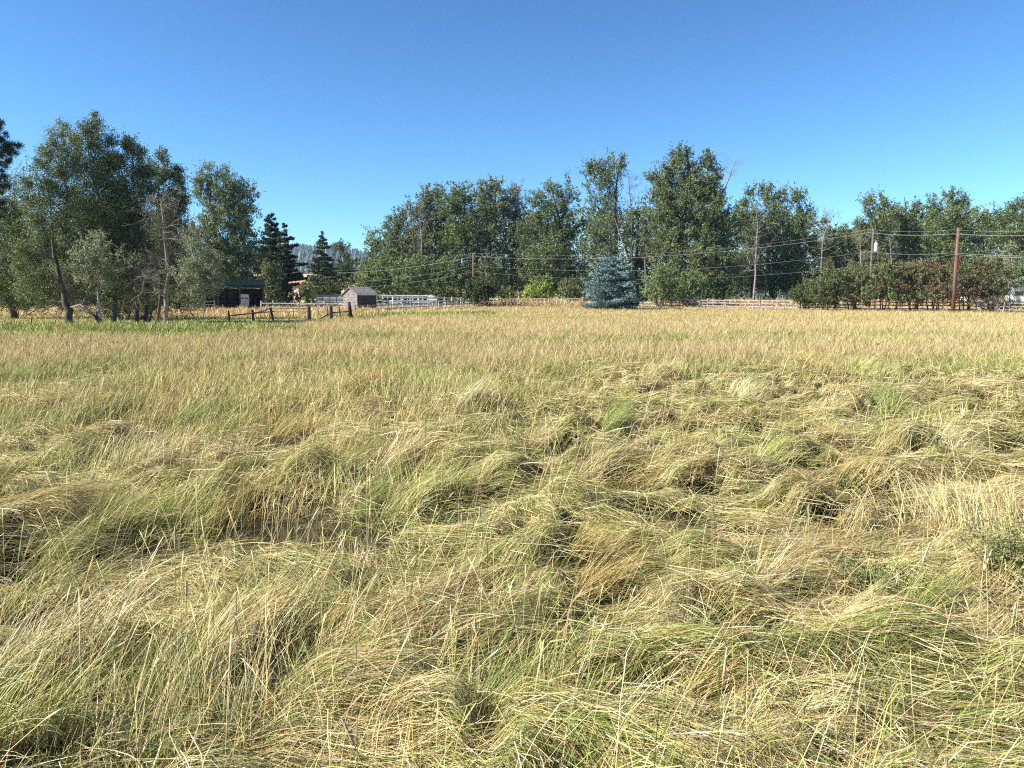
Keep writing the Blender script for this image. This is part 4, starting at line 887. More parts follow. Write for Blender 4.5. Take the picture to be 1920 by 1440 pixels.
# hollows and tussocks read off the photo: (px,row, radius across, radius along)
HOLES = [(255, 1035, 115, 52), (455, 970, 55, 58), (850, 962, 90, 36), (500, 1220, 95, 55), (100, 1290, 115, 70), (80, 1165, 70, 32), (1170, 903, 70, 22), (1440, 768, 48, 16), (1700, 783, 50, 13), (1680, 708, 42, 11), (900, 772, 42, 16),
         (1845, 868, 60, 20), (1490, 883, 55, 17), (755, 888, 40, 26), (1110, 1070, 52, 14), (60, 1400, 90, 40), (910, 1380, 32, 30), (380, 800, 36, 16), (40, 905, 45, 28), (1170, 822, 38, 13), (650, 905, 36, 24), (1270, 718, 50, 9), (285, 868, 36, 24),
         (1130, 1140, 60, 18), (1603, 932, 26, 18), (700, 965, 30, 30), (1480, 1120, 60, 16), (1330, 1340, 60, 16), (1760, 1170, 60, 14), (560, 830, 40, 14), (1020, 850, 30, 12), (1560, 700, 40, 8), (700, 740, 40, 10), (200, 790, 40, 12)]
HOLES = [(*(q := gp(a, b_, 0.06)), 1.15 * c * q[1] / F, 1.2 * d_ * q[1] ** 2 / (F * 1.55)) for a, b_, c, d_ in HOLES]

def hole_mask(x, y):
    m = np.ones_like(x)
    for hx, hy, ra, rb in HOLES: m *= 1 - np.exp(-(((x - hx) / ra) ** 2 + ((y - hy) / rb) ** 2) ** 1.5 * 1.0) * 0 - 0.96 * np.exp(-((((x - hx) / ra) ** 2 + ((y - hy) / rb) ** 2)) ** 1.6)
    m *= 1 - 0.97 * sstep(0.57, 0.63, fbm(x * 2.0 + 31, y * 1.9 + 3, 45, 3)) * sstep(30, 18, y)
    return np.clip(m, 0, 1)

def tall_limit(x, y):                                # how far out the tall dry grass reaches along each bearing
    q = x / np.maximum(y, 1)
    return np.minimum(np.interp(q, [-0.9, -0.42, -0.34, -0.22, -0.10, 0.10], [29, 30, 40, 57, 84, 107]), np.interp(x, [-5, 11.7, 17.7, 35, 51, 80], [112, 107, 99, 89, 84, 76]) - 0.4)
def farmask(x, y): return sstep(0, -3.0, y - tall_limit(x, y) + 2.5 * (fbm(x * 0.3, y * 0.2, 55) - 0.5))

def front_mask(x, y):                                # the grass is low on the camera side of each hollow
    m = np.ones_like(np.asarray(x, float))
    for hx, hy, ra, rb in HOLES:
        if hy < 9: m *= 1 - 0.9 * np.exp(-((((x - hx) / (ra * 1.15)) ** 2 + ((y - hy + rb + 0.05 * hy) / (0.5 * rb + 0.07 * hy)) ** 2)) ** 1.5)
    return m
def clear_mask(x, y):                                # tall grass also keeps off the camera side of each hollow
    return front_mask(x, y) * hole_mask(x, y) * (0.08 + 0.92 * hole_mask(x, y + 0.28)) * (0.25 + 0.75 * hole_mask(x, y + 0.5))

def lodge(x, y):                                     # how far the grass is beaten down, 0..1
    v = 0.50 + 0.5 * (x + 0.35 - 0.08 * (y - 4)) + 1.1 * (fbm(x * 0.55 + 3, y * 0.55, 51) - 0.5)
    v = v * sstep(17.0, 9.5, y)
    v = np.maximum(v, 1.1 * np.exp(-(((x + 1.7) / 0.9) ** 2 + ((y - 4.1) / 0.45) ** 2)))
    v = np.maximum(v, sstep(0.56, 0.64, fbm(x * 0.8 + 60, y * 0.9, 59)) * sstep(12, 8, y))
    v = v - 0.8 * np.exp(-(((x - 0.0) / 0.35) ** 2 + ((y - 2.75) / 0.4) ** 2))
    v = v - 1.2 * sstep(0.58, 0.70, x / np.maximum(y, 0.5)) * sstep(8, 5, y) 
    return np.clip(v, 0, 1)

def green_field(x, y):                               # 0 dry .. 1 green
    v = fbm(x * 0.30 + 11, y * 0.22, 61) * 0.9 + fbm(x * 1.3, y * 1.1, 62) * 0.5
    v = sstep(0.58, 0.86, v)
    v = np.maximum(v, 0.95 * sstep(-3.5, 0, x) * np.exp(-((y - 14.5) / 3.4) ** 2) * sstep(0.32, 0.5, fbm(x * 0.5, y * 0.5, 66)))      # greener belt in the middle distance
    v = np.maximum(v, 0.8 * sstep(0.46, 0.56, fbm(x * 0.7 + 9, y * 0.8, 67)) * sstep(16, 11, y))
    v = np.maximum(v, 0.9 * np.exp(-(((x + 0.35) / 0.7) ** 2 + ((y - 4.1) / 0.5) ** 2)))            # fresh green near the middle
    v = v * (1 - 0.85 * sstep(17.5, 20, y))
    v = np.maximum(v, 0.9 * np.exp(-((y - 28.5 - 0.04 * x) / 4.0) ** 2) * sstep(0.40, 0.50, fbm(x * 0.16 + 20, y * 0.3, 68)) * sstep(-14, -4, x))
    v = np.maximum(v, 0.9 * sstep(0.50, 0.58, fbm(x * 0.07 + 4, y * 0.16, 97, 4)) * sstep(26, 33, y))
    return np.clip(v, 0, 1)

def theta(x, y):                                     # direction the beaten grass lies in
    base_ = 0.05 + 0.85 * np.tanh(3.2 * (fbm(x * 0.8 + 7, y * 1.0 + 2, 71, 2) - 0.5))
    near_ = np.exp(-((y - 3.6) / 1.2) ** 2) * sstep(0.2, 1.2, x)
    swirl = np.interp(x, [0.2, 1.2, 2.2, 3.2], [-0.55, -0.25, 0.10, 0.45])
    return base_ * (1 - near_ * 0.85) + swirl * near_ * 0.85

def mat_h(x, y):                                     # height of the beaten mat
    h = 0.04 + 0.20 * sstep(0.34, 0.66, fbm(x * 1.8, y * 2.6, 81, 3)) + 0.05 * np.abs(fbm(x * 2.6 + 4, y * 3.6, 82, 2) - 0.5) * 2
    for hx, hy, ra, rb in HOLES: h = h + 0.12 * np.exp(-(((x - hx + ra * 1.2) / (ra * 0.6 + 0.1)) ** 2 + ((y - hy - rb * 0.5) / (rb * 1.0)) ** 2))
    return h * (0.25 + 0.75 * hole_mask(x, y)) * (0.4 + 0.6 * front_mask(x, y))

def cone_points(r, n, y0, y1, expo, half=0.86):
    """points ahead of the camera, density per square metre falling as y**-expo"""
    k = 2 - expo
    u = r.random(n); y = (y0 ** k + u * (y1 ** k - y0 ** k)) ** (1 / k) if abs(k) > 1e-6 else y0 * (y1 / y0) ** u
    return (r.random(n) * 2 - 1) * (half * y + 0.3), y

def ribbons(name, centre, side, wid, col0, col1, mat, label, kind='grass'):
    """centre (n,k,3) spines; side (n,3); wid (n,k)"""
    n, k, _ = centre.shape
    o = side[:, None, :] * wid[:, :, None] * 0.5
    V = np.stack([centre - o, centre + o], 2).reshape(-1, 3)
    i = (np.arange(n)[:, None] * (2 * k) + 2 * np.arange(k - 1)[None]).ravel()
    Q = np.stack([i, i + 1, i + 3, i + 2], 1)
    t = np.linspace(0, 1, k)[None, :, None]
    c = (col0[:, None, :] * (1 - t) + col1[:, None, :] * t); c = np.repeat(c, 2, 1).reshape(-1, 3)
    o_ = link(name, poly_mesh(name, V, Q, np.clip(c, 0.003, 0.92)), mat); tag(o_, label, kind, kind='stuff'); return o_

def wscale(y, w0): return w0 * np.maximum(1, np.abs(y) / 4.0) ** 0.80

def blades(name, label, r, x, y, L, az, lean0, bend, w0, col0, col1, k=5, z0=None, curl=0.3, roll=None):
    """free standing / arching blades: lean0 angle off vertical at the root, bend added toward the tip"""
    n = len(x); z = G(x, y) - 0.02 if z0 is None else z0
    P = np.zeros((n, k, 3)); P[:, 0] = np.stack([x, y, z], 1); az = az.copy(); dz = r.normal(size=n) * curl / k
    for j in range(1, k):
        ph = lean0 + bend * (j - 0.5) / (k - 1) * 1.1
        st = L / (k - 1); az = az + dz
        P[:, j] = P[:, j - 1] + np.stack([np.sin(ph) * np.cos(az), np.sin(ph) * np.sin(az), np.cos(ph)], 1) * st[:, None]
    gz = G(P[:, :, 0], P[:, :, 1]) + 0.015
    P[:, 1:, 2] = np.maximum(P[:, 1:, 2], gz[:, 1:] + 0.02 * r.random((n, k - 1)))
    a = r.random(n) * math.pi if roll is None else roll
    side = unit(np.stack([np.cos(a), np.sin(a) * 0.7, 0.25 * r.normal(size=n)], 1))
    tp = np.interp(np.linspace(0, 1, k), [0, 0.5, 1], [0.75, 1, 0.18])[None]
    return ribbons(name, P, side, wscale(y, w0)[:, None] * tp, col0, col1, M_GRASS, label)

def mixc(r, n, parts, v=0.24):
    """parts: list of (colour, weight array or scalar)"""
    Wt = np.stack([np.broadcast_to(np.asarray(wt, float), (n,)) for _, wt in parts], 1); Wt = Wt / Wt.sum(1, keepdims=True)
    u = r.random(n)[:, None]; idx = (u > np.cumsum(Wt, 1)).sum(1).clip(0, len(parts) - 1)
    c = np.array([p for p, _ in parts])[idx]
    return np.clip(c * 0.80 * (1 + r.normal(size=(n, 1)) * v) * (1 + r.normal(size=(n, 3)) * 0.05), 0.004, 0.9)

DENS = 1.0
# 1. short undergrowth between everything
r = rng(1001); n = int(480000 * DENS); x, y = cone_points(r, n, 1.3, 30, 1.35)
kp = r.random(n) < (0.12 + 0.88 * hole_mask(x, y)) * (1 - 0.6 * lodge(x, y)); x, y = x[kp], y[kp]; n = len(x); gf = green_field(x, y)
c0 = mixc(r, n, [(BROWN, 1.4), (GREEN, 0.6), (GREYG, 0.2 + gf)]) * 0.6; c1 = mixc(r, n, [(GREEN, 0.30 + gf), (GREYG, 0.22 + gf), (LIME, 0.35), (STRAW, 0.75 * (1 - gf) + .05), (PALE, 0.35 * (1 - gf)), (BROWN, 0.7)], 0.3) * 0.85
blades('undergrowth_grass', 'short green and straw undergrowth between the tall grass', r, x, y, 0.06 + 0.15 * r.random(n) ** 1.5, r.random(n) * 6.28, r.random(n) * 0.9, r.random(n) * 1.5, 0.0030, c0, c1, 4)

# 2. beaten-down straw, combed along the flow
r = rng(1002); n = int(1150000 * DENS); x, y = cone_points(r, n, 1.3, 16, 1.25)
q = lodge(x, y); kp = (r.random(n) < q * (0.30 + 0.70 * sstep(0.36, 0.52, fbm(x * 1.8, y * 2.6, 81, 3))) * (0.12 + 0.88 * hole_mask(x, y))); x, y, q = x[kp], y[kp], q[kp]; n = len(x); print('lodged', n)
k = 8; P = np.zeros((n, k, 3)); L = 0.30 + 0.42 * r.random(n); px_, py_ = x.copy(), y.copy(); dev = r.normal(size=n) * np.where(r.random(n) < 0.22, 0.6, 0.15); loose = r.random(n) < 0.012; dev = np.where(loose, r.normal(size=n) * 1.1, dev)
hc_ = hole_mask(x + 0.35 * L * np.cos(theta(x, y)), y + 0.35 * L * np.sin(theta(x, y))); L = L * (0.3 + 0.7 * hc_); lay = r.random(n) ** 0.7; lift = np.where(loose, 0.05 + 0.1 * r.random(n), 0.012 * r.random(n)); clr = fbm(x * 2.2, y * 3.0, 91, 2)
for j in range(k):
    rise = np.full(n, 1 - (1 - j / (k - 1)) ** 3)
    P[:, j, 0] = px_; P[:, j, 1] = py_
    P[:, j, 2] = G(px_, py_) + (0.02 + (mat_h(px_, py_) * (0.45 + 0.55 * lay) + lift * 3 * math.sin(math.pi * j / (k - 1))) * (0.72 + 0.28 * rise)) + r.normal(size=n) * 0.004
    th = theta(px_, py_) + dev * (1 - 0.3 * j / k) + (clr - 0.5) * 1.1
    px_ = px_ + np.cos(th) * L / (k - 1); py_ = py_ + np.sin(th) * L / (k - 1) * 0.9
hk = np.min([hole_mask(P[:, j, 0], P[:, j, 1]) for j in (2, 4, 7)], 0); hk = r.random(n) < 0.03 + 0.97 * hk
P = P[hk]; x = x[hk]; y = y[hk]; dev = dev[hk]; n = len(x)
gf = green_field(x, y); cn = fbm(x * 1.4 + 5, y * 2.4, 92, 3); rn = fbm(x * 0.9 + 50, y * 1.2, 93, 3)
parts = [(STRAW, 1.3), (PALE, 0.9), (LIME, 0.25 + 1.2 * sstep(0.50, 0.64, cn)), (GREEN, 0.10 + 0.4 * sstep(0.5, 0.65, cn) + 1.6 * gf * sstep(0.35, 0.55, cn)), (RUSTY, 0.08 + 1.2 * sstep(0.56, 0.72, rn)), (OCHRE, 0.25), (PINK, 0.3)]
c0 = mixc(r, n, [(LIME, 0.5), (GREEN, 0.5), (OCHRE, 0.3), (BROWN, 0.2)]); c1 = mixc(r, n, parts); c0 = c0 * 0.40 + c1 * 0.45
a = r.normal(size=n) * 0.7; th = theta(x, y) + dev; side = np.stack([-np.sin(th) * np.cos(a), np.cos(th) * np.cos(a), np.sin(a)], 1)
tp = np.interp(np.linspace(0, 1, k), [0, 0.5, 1], [0.8, 1, 0.3])[None]
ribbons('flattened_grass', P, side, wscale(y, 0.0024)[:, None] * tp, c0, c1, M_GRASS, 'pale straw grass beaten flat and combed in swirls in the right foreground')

# 2b. broken stems and thatch strewn over the mat in every direction
r = rng(1102); n = int(330000 * DENS); x, y = cone_points(r, n, 1.3, 22, 1.3); kp = r.random(n) < (0.25 + 0.75 * lodge(x, y)) * (0.04 + 0.96 * hole_mask(x, y)); x, y = x[kp], y[kp]; n = len(x); k = 4
L = 0.06 + 0.26 * r.random(n) ** 2; az = theta(x, y) + r.normal(size=n) * 1.1; P = np.zeros((n, k, 3)); zb = mat_h(x, y) * (0.55 + 0.55 * r.random(n)) * np.where(lodge(x, y) > 0.3, 1, 0.6); pt_ = r.normal(size=n) * 0.16
cx_, cy_ = x.copy(), y.copy(); zz = G(x, y) + zb + 0.01
for j in range(k):
    P[:, j, 0] = cx_; P[:, j, 1] = cy_; P[:, j, 2] = zz; st = L / (k - 1); kink = (r.random(n) < 0.12) * r.normal(size=n) * 0.9; az = az + r.normal(size=n) * 0.12 + kink
    cx_ = cx_ + np.cos(az) * st; cy_ = cy_ + np.sin(az) * st; zz = zz + st * (pt_ - 0.25 * j / k) + r.normal(size=n) * 0.002
c1 = mixc(r, n, [(STRAW, 1), (PALE, 1.3), (PINK, .5), (LIME, .5), (GREEN, .2), (RUSTY, .35), (BROWN, .45)], 0.28); a = r.random(n) * math.pi
ribbons('thatch', P, unit(np.stack([-np.sin(az), np.cos(az), 0.8 * r.normal(size=n)], 1)), wscale(y, 0.0026)[:, None] * np.array([.8, 1, .9, .5])[None], c1 * 0.9, c1, M_GRASS, 'broken straw thatch strewn over the beaten grass')
# 3. standing tufts
def tufts(name, label, seed, ncl, per, y0, y1, expo, L0, L1, w0, k, keepf, spread=0.07, leanm=0.4, bendm=0.9, colf=None, half=0.86, wind=0.6, azr=0.6):
    r = rng(seed); cx, cy = cone_points(r, ncl, y0, y1, expo, half); kp = r.random(ncl) < keepf(cx, cy); cx, cy = cx[kp], cy[kp]; m = len(cx)
    caz = wind + 5.0 * (fbm(cx * 0.5, cy * 0.35, 57) - 0.5) + r.normal(size=m) * azr; cl = np.abs(r.normal(size=m)) * leanm; cb = r.random(m) * bendm; cs = 0.45 + 0.35 * r.random(m) + 0.65 * sstep(0.45, 0.62, fbm(cx * 0.9 + 8, cy * 0.7, 56)); ct = r.random(m)
    i = np.repeat(np.arange(m), per); n = len(i); sp = spread * np.maximum(1, cy[i] / 6) ** 0.6
    x = cx[i] + r.normal(size=n) * sp; y = np.maximum(cy[i] + r.normal(size=n) * sp, 1.2)
    L = (L0 + (L1 - L0) * r.random(n)) * cs[i]; az = caz[i] + r.normal(size=n) * 0.55
    L = L * (0.62 + 0.38 * sstep(2.5, 6.0, y)); c0, c1 = colf(r, x, y, n, ct[i]); print(name, n)
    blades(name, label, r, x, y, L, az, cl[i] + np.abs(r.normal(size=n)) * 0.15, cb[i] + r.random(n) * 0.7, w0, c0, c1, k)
def col_tall(r, x, y, n, t):
    gf = green_field(x, y); lm = fbm(x * 0.7, y * 0.7 + 9, 95); och = sstep(0.75, 0.95, t)
    c0 = mixc(r, n, [(LIME, 0.9), (GREEN, 0.7 + gf), (OCHRE, 0.3 + 3 * och), (BROWN, 0.3)])
    c1 = mixc(r, n, [(STRAW, 1.0), (PALE, 0.2), (LIME, 0.6 + 1.2 * gf + 1.6 * sstep(0.45, 0.65, lm)), (GREEN, 0.25 + 2.4 * gf), (GREYG, 0.9 * gf), (OCHRE, 0.3 + 3 * och), (PINK, 0.4), (RUSTY, 0.08)])
    return c0, c1
hm_ = lambda x, y: clear_mask(x, y)
tufts('tall_grass', 'tall golden-green grass standing in the near field', 1003, int(19000 * DENS), 26, 2.0, 14, 1.15, 0.22, 0.46, 0.0024, 7,
      lambda x, y: (1 - 0.985 * sstep(0, 0.6, lodge(x, y))) * (0.02 + 0.98 * hm_(x, y)) * sstep(1.9, 3.2, y) * (0.06 + 0.94 * sstep(0.42, 0.52, fbm(x * 2.4, y * 2.0, 58))), colf=col_tall)
tufts('tall_grass', 'tussocky tall grass in the middle distance', 1004, int(27000 * DENS), 24, 7.5, 34, 1.2, 0.22, 0.46, 0.0029, 5,
      lambda x, y: (0.05 + 0.95 * hm_(x, y)) * (1 - 0.8 * lodge(x, y)) * (0.15 + 0.85 * sstep(0.43, 0.54, fbm(x * 1.5, y * 1.2, 96))), spread=0.13, leanm=0.62, bendm=1.3, azr=1.5, colf=col_tall)
# 4. leaning sheaves placed as in the photo: (px, row, azimuth, length, colour key, count)
r = rng(1005); X = []; Y = []; A = []; LL = []; L0 = []; B = []; C0 = []; C1 = []
SH = [(215, 1010, 3.6, .85, 'p', 260, .75), (130, 1140, 0.75, .95, 's', 320, .9), (395, 960, 1.4, .55, 'o', 200, .15), (480, 930, 1.2, .5, 'o', 160, .2), (690, 920, 1.9, .55, 'l', 260, .3), (810, 960, 2.8, .6, 'g', 260, 1.0), (900, 960, -0.1, .6, 's', 240, 1.1),
      (1130, 890, 0.0, .55, 'o', 320, .8), (1240, 885, 0.1, .5, 's', 200, 1.0), (1330, 850, 1.6, .5, 'l', 260, .2), (1400, 760, 0.3, .5, 'l', 200, .8), (560, 900, 0.7, .8, 's', 260, .8), (720, 880, 0.9, .6, 'r', 120, .4),
      (860, 1330, 1.45, .50, 's', 230, .25), (930, 1300, 0.95, .7, 'l', 200, .5), (840, 1400, 1.6, .42, 'o', 180, .25), (400, 1200, 1.2, .6, 's', 300, .5), (330, 1330, 1.6, .4, 's', 240, .2), (1150, 1100, 0.6, .6, 'l', 180, .9), (1850, 1000, 1.3, .7, 's', 420, .35), (1790, 960, 1.9, .5, 's', 240, .4), (1640, 1100, 0.4, .6, 'o', 220, 1.1),
      (1290, 1380, 0.6, .7, 's', 260, .7), (1560, 1330, 0.0, .9, 'l', 260, 1.2), (60, 1000, 1.3, .6, 'l', 320, .35), (150, 880, 1.5, .6, 'l', 320, .25), (300, 860, 1.6, .6, 's', 300, .25), (1690, 780, 1.7, .45, 'g', 260, .3), (1820, 800, 0.9, .7, 'l', 320, .5), (1480, 860, 2.6, .6, 'g', 260, 1.0), (20, 1240, 1.3, .5, 's', 260, .4), (620, 1080, 2.0, .45, 's', 200, .5), (530, 1300, 2.2, .35, 's', 160, .5)]
KEY = {'p': [(PALE, 2), (STRAW, 1), (LIME, .5)], 's': [(STRAW, 2), (PALE, 1.2), (PINK, .5), (LIME, .4)], 'o': [(OCHRE, 2), (RUSTY, .8), (STRAW, 1), (LIME, .3)], 'l': [(LIME, 2.2), (STRAW, .7), (PALE, .5), (GREEN, .3)], 'g': [(GREEN, 1.5), (GREYG, 1), (LIME, 1), (STRAW, .3)], 'r': [(RUSTY, 2), (OCHRE, 1)]}
for (a, b_, az, ln, kc, cnt, le) in SH:
    hx, hy = gp(a, b_, 0.1); cnt = int(cnt * 0.8)
    X.append(hx + r.normal(size=cnt) * (0.17 + 0.02 * hy)); Y.append(hy + r.normal(size=cnt) * (0.14 + 0.018 * hy)); A.append(az + r.normal(size=cnt) * 0.22); LL.append(ln * 0.75 * (0.5 + 0.7 * r.random(cnt)))
    L0.append(le * 0.6 + np.abs(r.normal(size=cnt)) * 0.12); B.append(0.35 + le * 0.7 + r.random(cnt) * 0.5); C1.append(mixc(r, cnt, KEY[kc])); C0.append(mixc(r, cnt, [(LIME, 1), (GREEN, .7), (OCHRE, .4)]) * 0.4 + C1[-1] * 0.6)
for (hx, hy, ra, rb) in HOLES:                        # grass arching over the sunward rim of every hollow
    cnt = int(1500 * min(ra, .5) * (1 if hy < 8 else 1.0)); kc = 'solgsplo'[int(r.integers(0, 8))]; ang = r.random(cnt) * 2.1 + 1.5
    X.append(hx + np.cos(ang) * ra * (0.85 + 0.5 * r.random(cnt))); Y.append(np.maximum(hy - np.sin(ang) * 0 + np.sin(ang) * rb * (0.9 + 0.5 * r.random(cnt)), 1.3)); A.append(0.1 + r.normal(size=cnt) * 0.45)
    LL.append((0.28 + 0.26 * r.random(cnt)) * (1 if hy < 8 else 1.2)); L0.append(0.1 + np.abs(r.normal(size=cnt)) * 0.2); B.append(0.5 + r.random(cnt) * 0.9)
    C1.append(mixc(r, cnt, KEY[kc])); C0.append(mixc(r, cnt, [(LIME, 1), (GREEN, .9), (OCHRE, .5), (BROWN, .6)]) * 0.5 + C1[-1] * 0.35)
cat_ = np.concatenate
blades('leaning_grass', 'sheaves of long grass leaning over dark hollows in the foreground', r, cat_(X), cat_(Y), cat_(LL), cat_(A), cat_(L0), cat_(B), 0.0028, cat_(C0), cat_(C1), 7, curl=0.25)

# 5. stalks with seed heads
def stalks(name, label, seed, n, y0, y1, expo, L0, L1, keepf, headw, headl, hc, w0=0.0020, lean=0.35):
    r = rng(seed); x, y = cone_points(r, n, y0, y1, expo); kp = r.random(n) < keepf(x, y); x, y = x[kp], y[kp]; n = len(x); k = 8; print(name, n)
    L = L0 + (L1 - L0) * r.random(n); az = 0.8 + r.normal(size=n) * 1.4; l0 = np.abs(r.normal(size=n)) * lean; bd = r.random(n) * 0.9
    P = np.zeros((n, k, 3)); P[:, 0] = np.stack([x, y, G(x, y)], 1); hl = headl * (0.6 + 0.8 * r.random(n)); ts = np.array([0, .25, .5, .75, .84, .9, .96, 1.0])
    for j in range(1, k):
        ph = l0 + bd * ts[j]; st = (L * (ts[j] - ts[j - 1]) if j <= 3 else hl * (ts[j] - ts[j - 1]) * 4)
        P[:, j] = P[:, j - 1] + np.stack([np.sin(ph) * np.cos(az), np.sin(ph) * np.sin(az), np.cos(ph)], 1) * st[:, None]
    tw = np.array([1, 1, .9, .8, 0, 0, 0, 0])[None] * wscale(y, w0)[:, None]
    hw = np.array([0, 0, 0, .1, 1, .9, .55, .08])[None] * (headw * np.maximum(1, y / 7) ** 0.5)[:, None]
    a = r.random(n) * math.pi; side = unit(np.stack([np.cos(a), np.sin(a) * 0.6, 0.2 * r.normal(size=n)], 1))
    c1 = mixc(r, n, hc); c0 = mixc(r, n, [(LIME, .8), (STRAW, 1), (OCHRE, .6)])
    ribbons(name, P, side, tw + hw, c0, c1, M_GRASS, label)
stalks('seeding_grass', 'fine seed heads rising above the near grass', 1006, int(9000 * DENS), 2.0, 12, 1.0, 0.40, 0.75, lambda x, y: (1 - 0.96 * lodge(x, y)) * sstep(1.9, 2.6, y), 0.0055, 0.07, [(PALE, 1), (STRAW, 1.2), (PINK, 1), (RUSTY, .2)])
stalks('seeding_grass', 'haze of pinkish tan seed heads over the middle and far field', 1007, int(110000 * DENS), 9, 90, 1.3, 0.30, 0.52, lambda x, y: (1 - 0.95 * green_field(x, y)) * (1 - 0.7 * lodge(x, y)) * farmask(x, y), 0.0042, 0.11, [(PINK * 0.95, 2.2), (STRAW, .7), (RUSTY, .35), (OCHRE, .2)], 0.0014)

# 6. the far field, bleached tan up to the fence
r = rng(1008); n = int(800000 * DENS); x, y = cone_points(r, n, 16, 110, 1.15, 0.84); kp = r.random(n) < farmask(x, y); x, y = x[kp], y[kp]; n = len(x); print('far', n)
gf = green_field(x, y); gp2 = sstep(0.50, 0.60, fbm(x * 0.05 + 4, y * 0.13, 97, 4)) * sstep(30, 40, y)
gl = sstep(-0.16, -0.30, x / y) * sstep(24, 34, y); gf = np.clip(np.maximum(gf, gl * 0.8 * sstep(0.35, 0.6, fbm(x * 0.3, y * 0.3, 98))), 0, 1)
c1 = mixc(r, n, [(STRAW * 0.95, 0.7), (PINK * 0.95, 2.4), (PALE, .3), (LIME, .22 + 1.4 * gf + 1.8 * gp2), (GREEN, .05 + 1.5 * gf + 1.6 * gp2), (RUSTY, .14), (OCHRE, .15)], 0.12)
c0 = mixc(r, n, [(LIME, .6), (GREEN, .3 + gf), (STRAW, 1), (PINK, .8)])
blades('dry_grass', 'bleached tan dry grass of the far field up to the fence', r, x, y, (0.26 + 0.26 * r.random(n)) * (1 - 0.45 * np.maximum(gf, gp2)) * (0.7 + 0.6 * fbm(x * 0.4, y * 0.3, 94)), r.random(n) * 6.28, np.abs(r.normal(size=n)) * 0.5, r.random(n) * 1.0, 0.0023, c0, c1, 3)
# 7. short green pasture under and behind the grove
r = rng(1009); n = int(170000 * DENS); x, y = cone_points(r, n, 27, 118, 1.2, 0.84); kp = r.random(n) < 1 - 0.9 * farmask(x, y); x, y = x[kp], y[kp]; n = len(x); print('pasture', n)
dry = sstep(60, 76, y) ; nz = fbm(x * 0.15, y * 0.3, 99)
dry = np.clip(dry + (sstep(0.5, 0.7, nz)) * 0.45, 0, 1)
c1 = mixc(r, n, [(np.array([0.20, 0.27, 0.07]), 1.6 * (1 - dry) + .05), (LIME, 0.9 * (1 - dry) + .1), (GREEN, 0.6 * (1 - dry)), (STRAW, 0.15 + 1.6 * dry), (PINK, 0.1 + 1.4 * dry)], 0.14)
blades('pasture_grass', 'short green pasture grass under the grove, drier toward the sheds', r, x, y, (0.07 + 0.12 * r.random(n)) * (1 + dry), r.random(n) * 6.28, r.random(n) * 0.8, r.random(n) * 0.8, 0.0046, c1 * 0.8, c1, 3)
# ragged weeds along the wire fence and under the trunks
def weeds(name, label, px0, px1, d0, d1, n, h, cols, seed):
    r = rng(seed); px = r.uniform(px0, px1, n); y = r.uniform(d0, d1, n); x = (px - 960) / F * y
    hh = h * (0.4 + 0.9 * fbm(x * 0.9, y * 0.6, seed)); kp = fbm(x * 0.7, y * 0.7, seed + 1) > 0.42; x, y, hh = x[kp], y[kp], hh[kp]; n = len(x)
    blades(name, label, r, x, y, hh * (0.6 + 0.6 * r.random(n)), r.random(n) * 6.28, r.random(n) * 0.6, r.random(n) * 1.0, 0.006, mixc(r, n, cols), mixc(r, n, cols), 4)
weeds('rough_weeds', 'rough green weeds along the line of steel posts', -60, 560, 38, 46, 16000, 0.45, [(GREEN, 1), (LIME, 1), (STRAW, .5), (GREYG, .5)], 1010)
weeds('dry_weeds', 'dry golden weeds standing in front of the open shed and pens', 120, 720, 70, 88, 14000, 0.8, [(STRAW, 1), (PINK, 1), (OCHRE, .4)], 1011)
weeds('roadside_weeds', 'tall tan weeds at the foot of the wood beyond the road', 900, 2050, 101, 108, 16000, 1.3, [(STRAW, 1), (PINK, 1), (OCHRE, .6), (RUSTY, .4)], 1012)
weeds('ditch_weeds', 'dark green weeds at the field edge in front of the low fence', 600, 930, 70, 80, 6000, 0.55, [(GREEN, 1.4), (LIME, .6), (STRAW, .3)], 1013)

# individual plants in the near field
def leafy_weed(px, row, h, nst, label, cols, seed, wd=0.16, name='leafy_weed', lw=0.021):
    r = rng(seed); X0, Y0 = gp(px, row, 0.05); b0 = Vector((X0, Y0, g(X0, Y0))); root = empty(name, b0, label=label, cat='weed')
    m = MB(); P = []; D = []
    for s_i in range(nst):
        a = r.random() * 6.28; tp = Vector((math.cos(a) * wd * r.random(), math.sin(a) * wd * r.random(), h * (0.55 + 0.45 * r.random()))); md = tp * 0.5 + Vector((0, 0, h * 0.06))
        st = Vector((tp.x * 0.2, tp.y * 0.2, 0)); m.tube([st, md, tp], [0.005, 0.004, 0.002], 5, False)
        for j in range(16):
            t = 0.12 + 0.88 * (j + r.random()) / 16; c = st.lerp(md, t * 2) if t < 0.5 else md.lerp(tp, t * 2 - 1); al = r.random() * 6.28
            dv = np.array([math.cos(al), math.sin(al), 0.35 + 0.4 * r.random()]); dv /= np.linalg.norm(dv)
            for q in range(7):
                P.append(np.array(c) + dv * (0.012 + 0.016 * q) + r.normal(size=3) * 0.008); D.append(dv + r.normal(size=3) * 0.5)
    P = np.array(P); D = unit(np.array(D)); n = len(P); L = lw * (0.6 + 0.7 * r.random(n))
    m.build('stem', M_STEM, root); link('leaves', leaves_mesh('leaves', P, D, L, L * 0.45, jitter_cols(r, cols, n)), M_LEAF, root)
M_STEM = noise_mat('weed_stem', (0.16, 0.18, 0.07), (0.30, 0.27, 0.13), 20, 0.8, 0.0)
WG = [(0.12, 0.155, 0.055), (0.16, 0.19, 0.07), (0.10, 0.13, 0.045)]; WD = [(0.06, 0.10, 0.04), (0.08, 0.125, 0.05)]
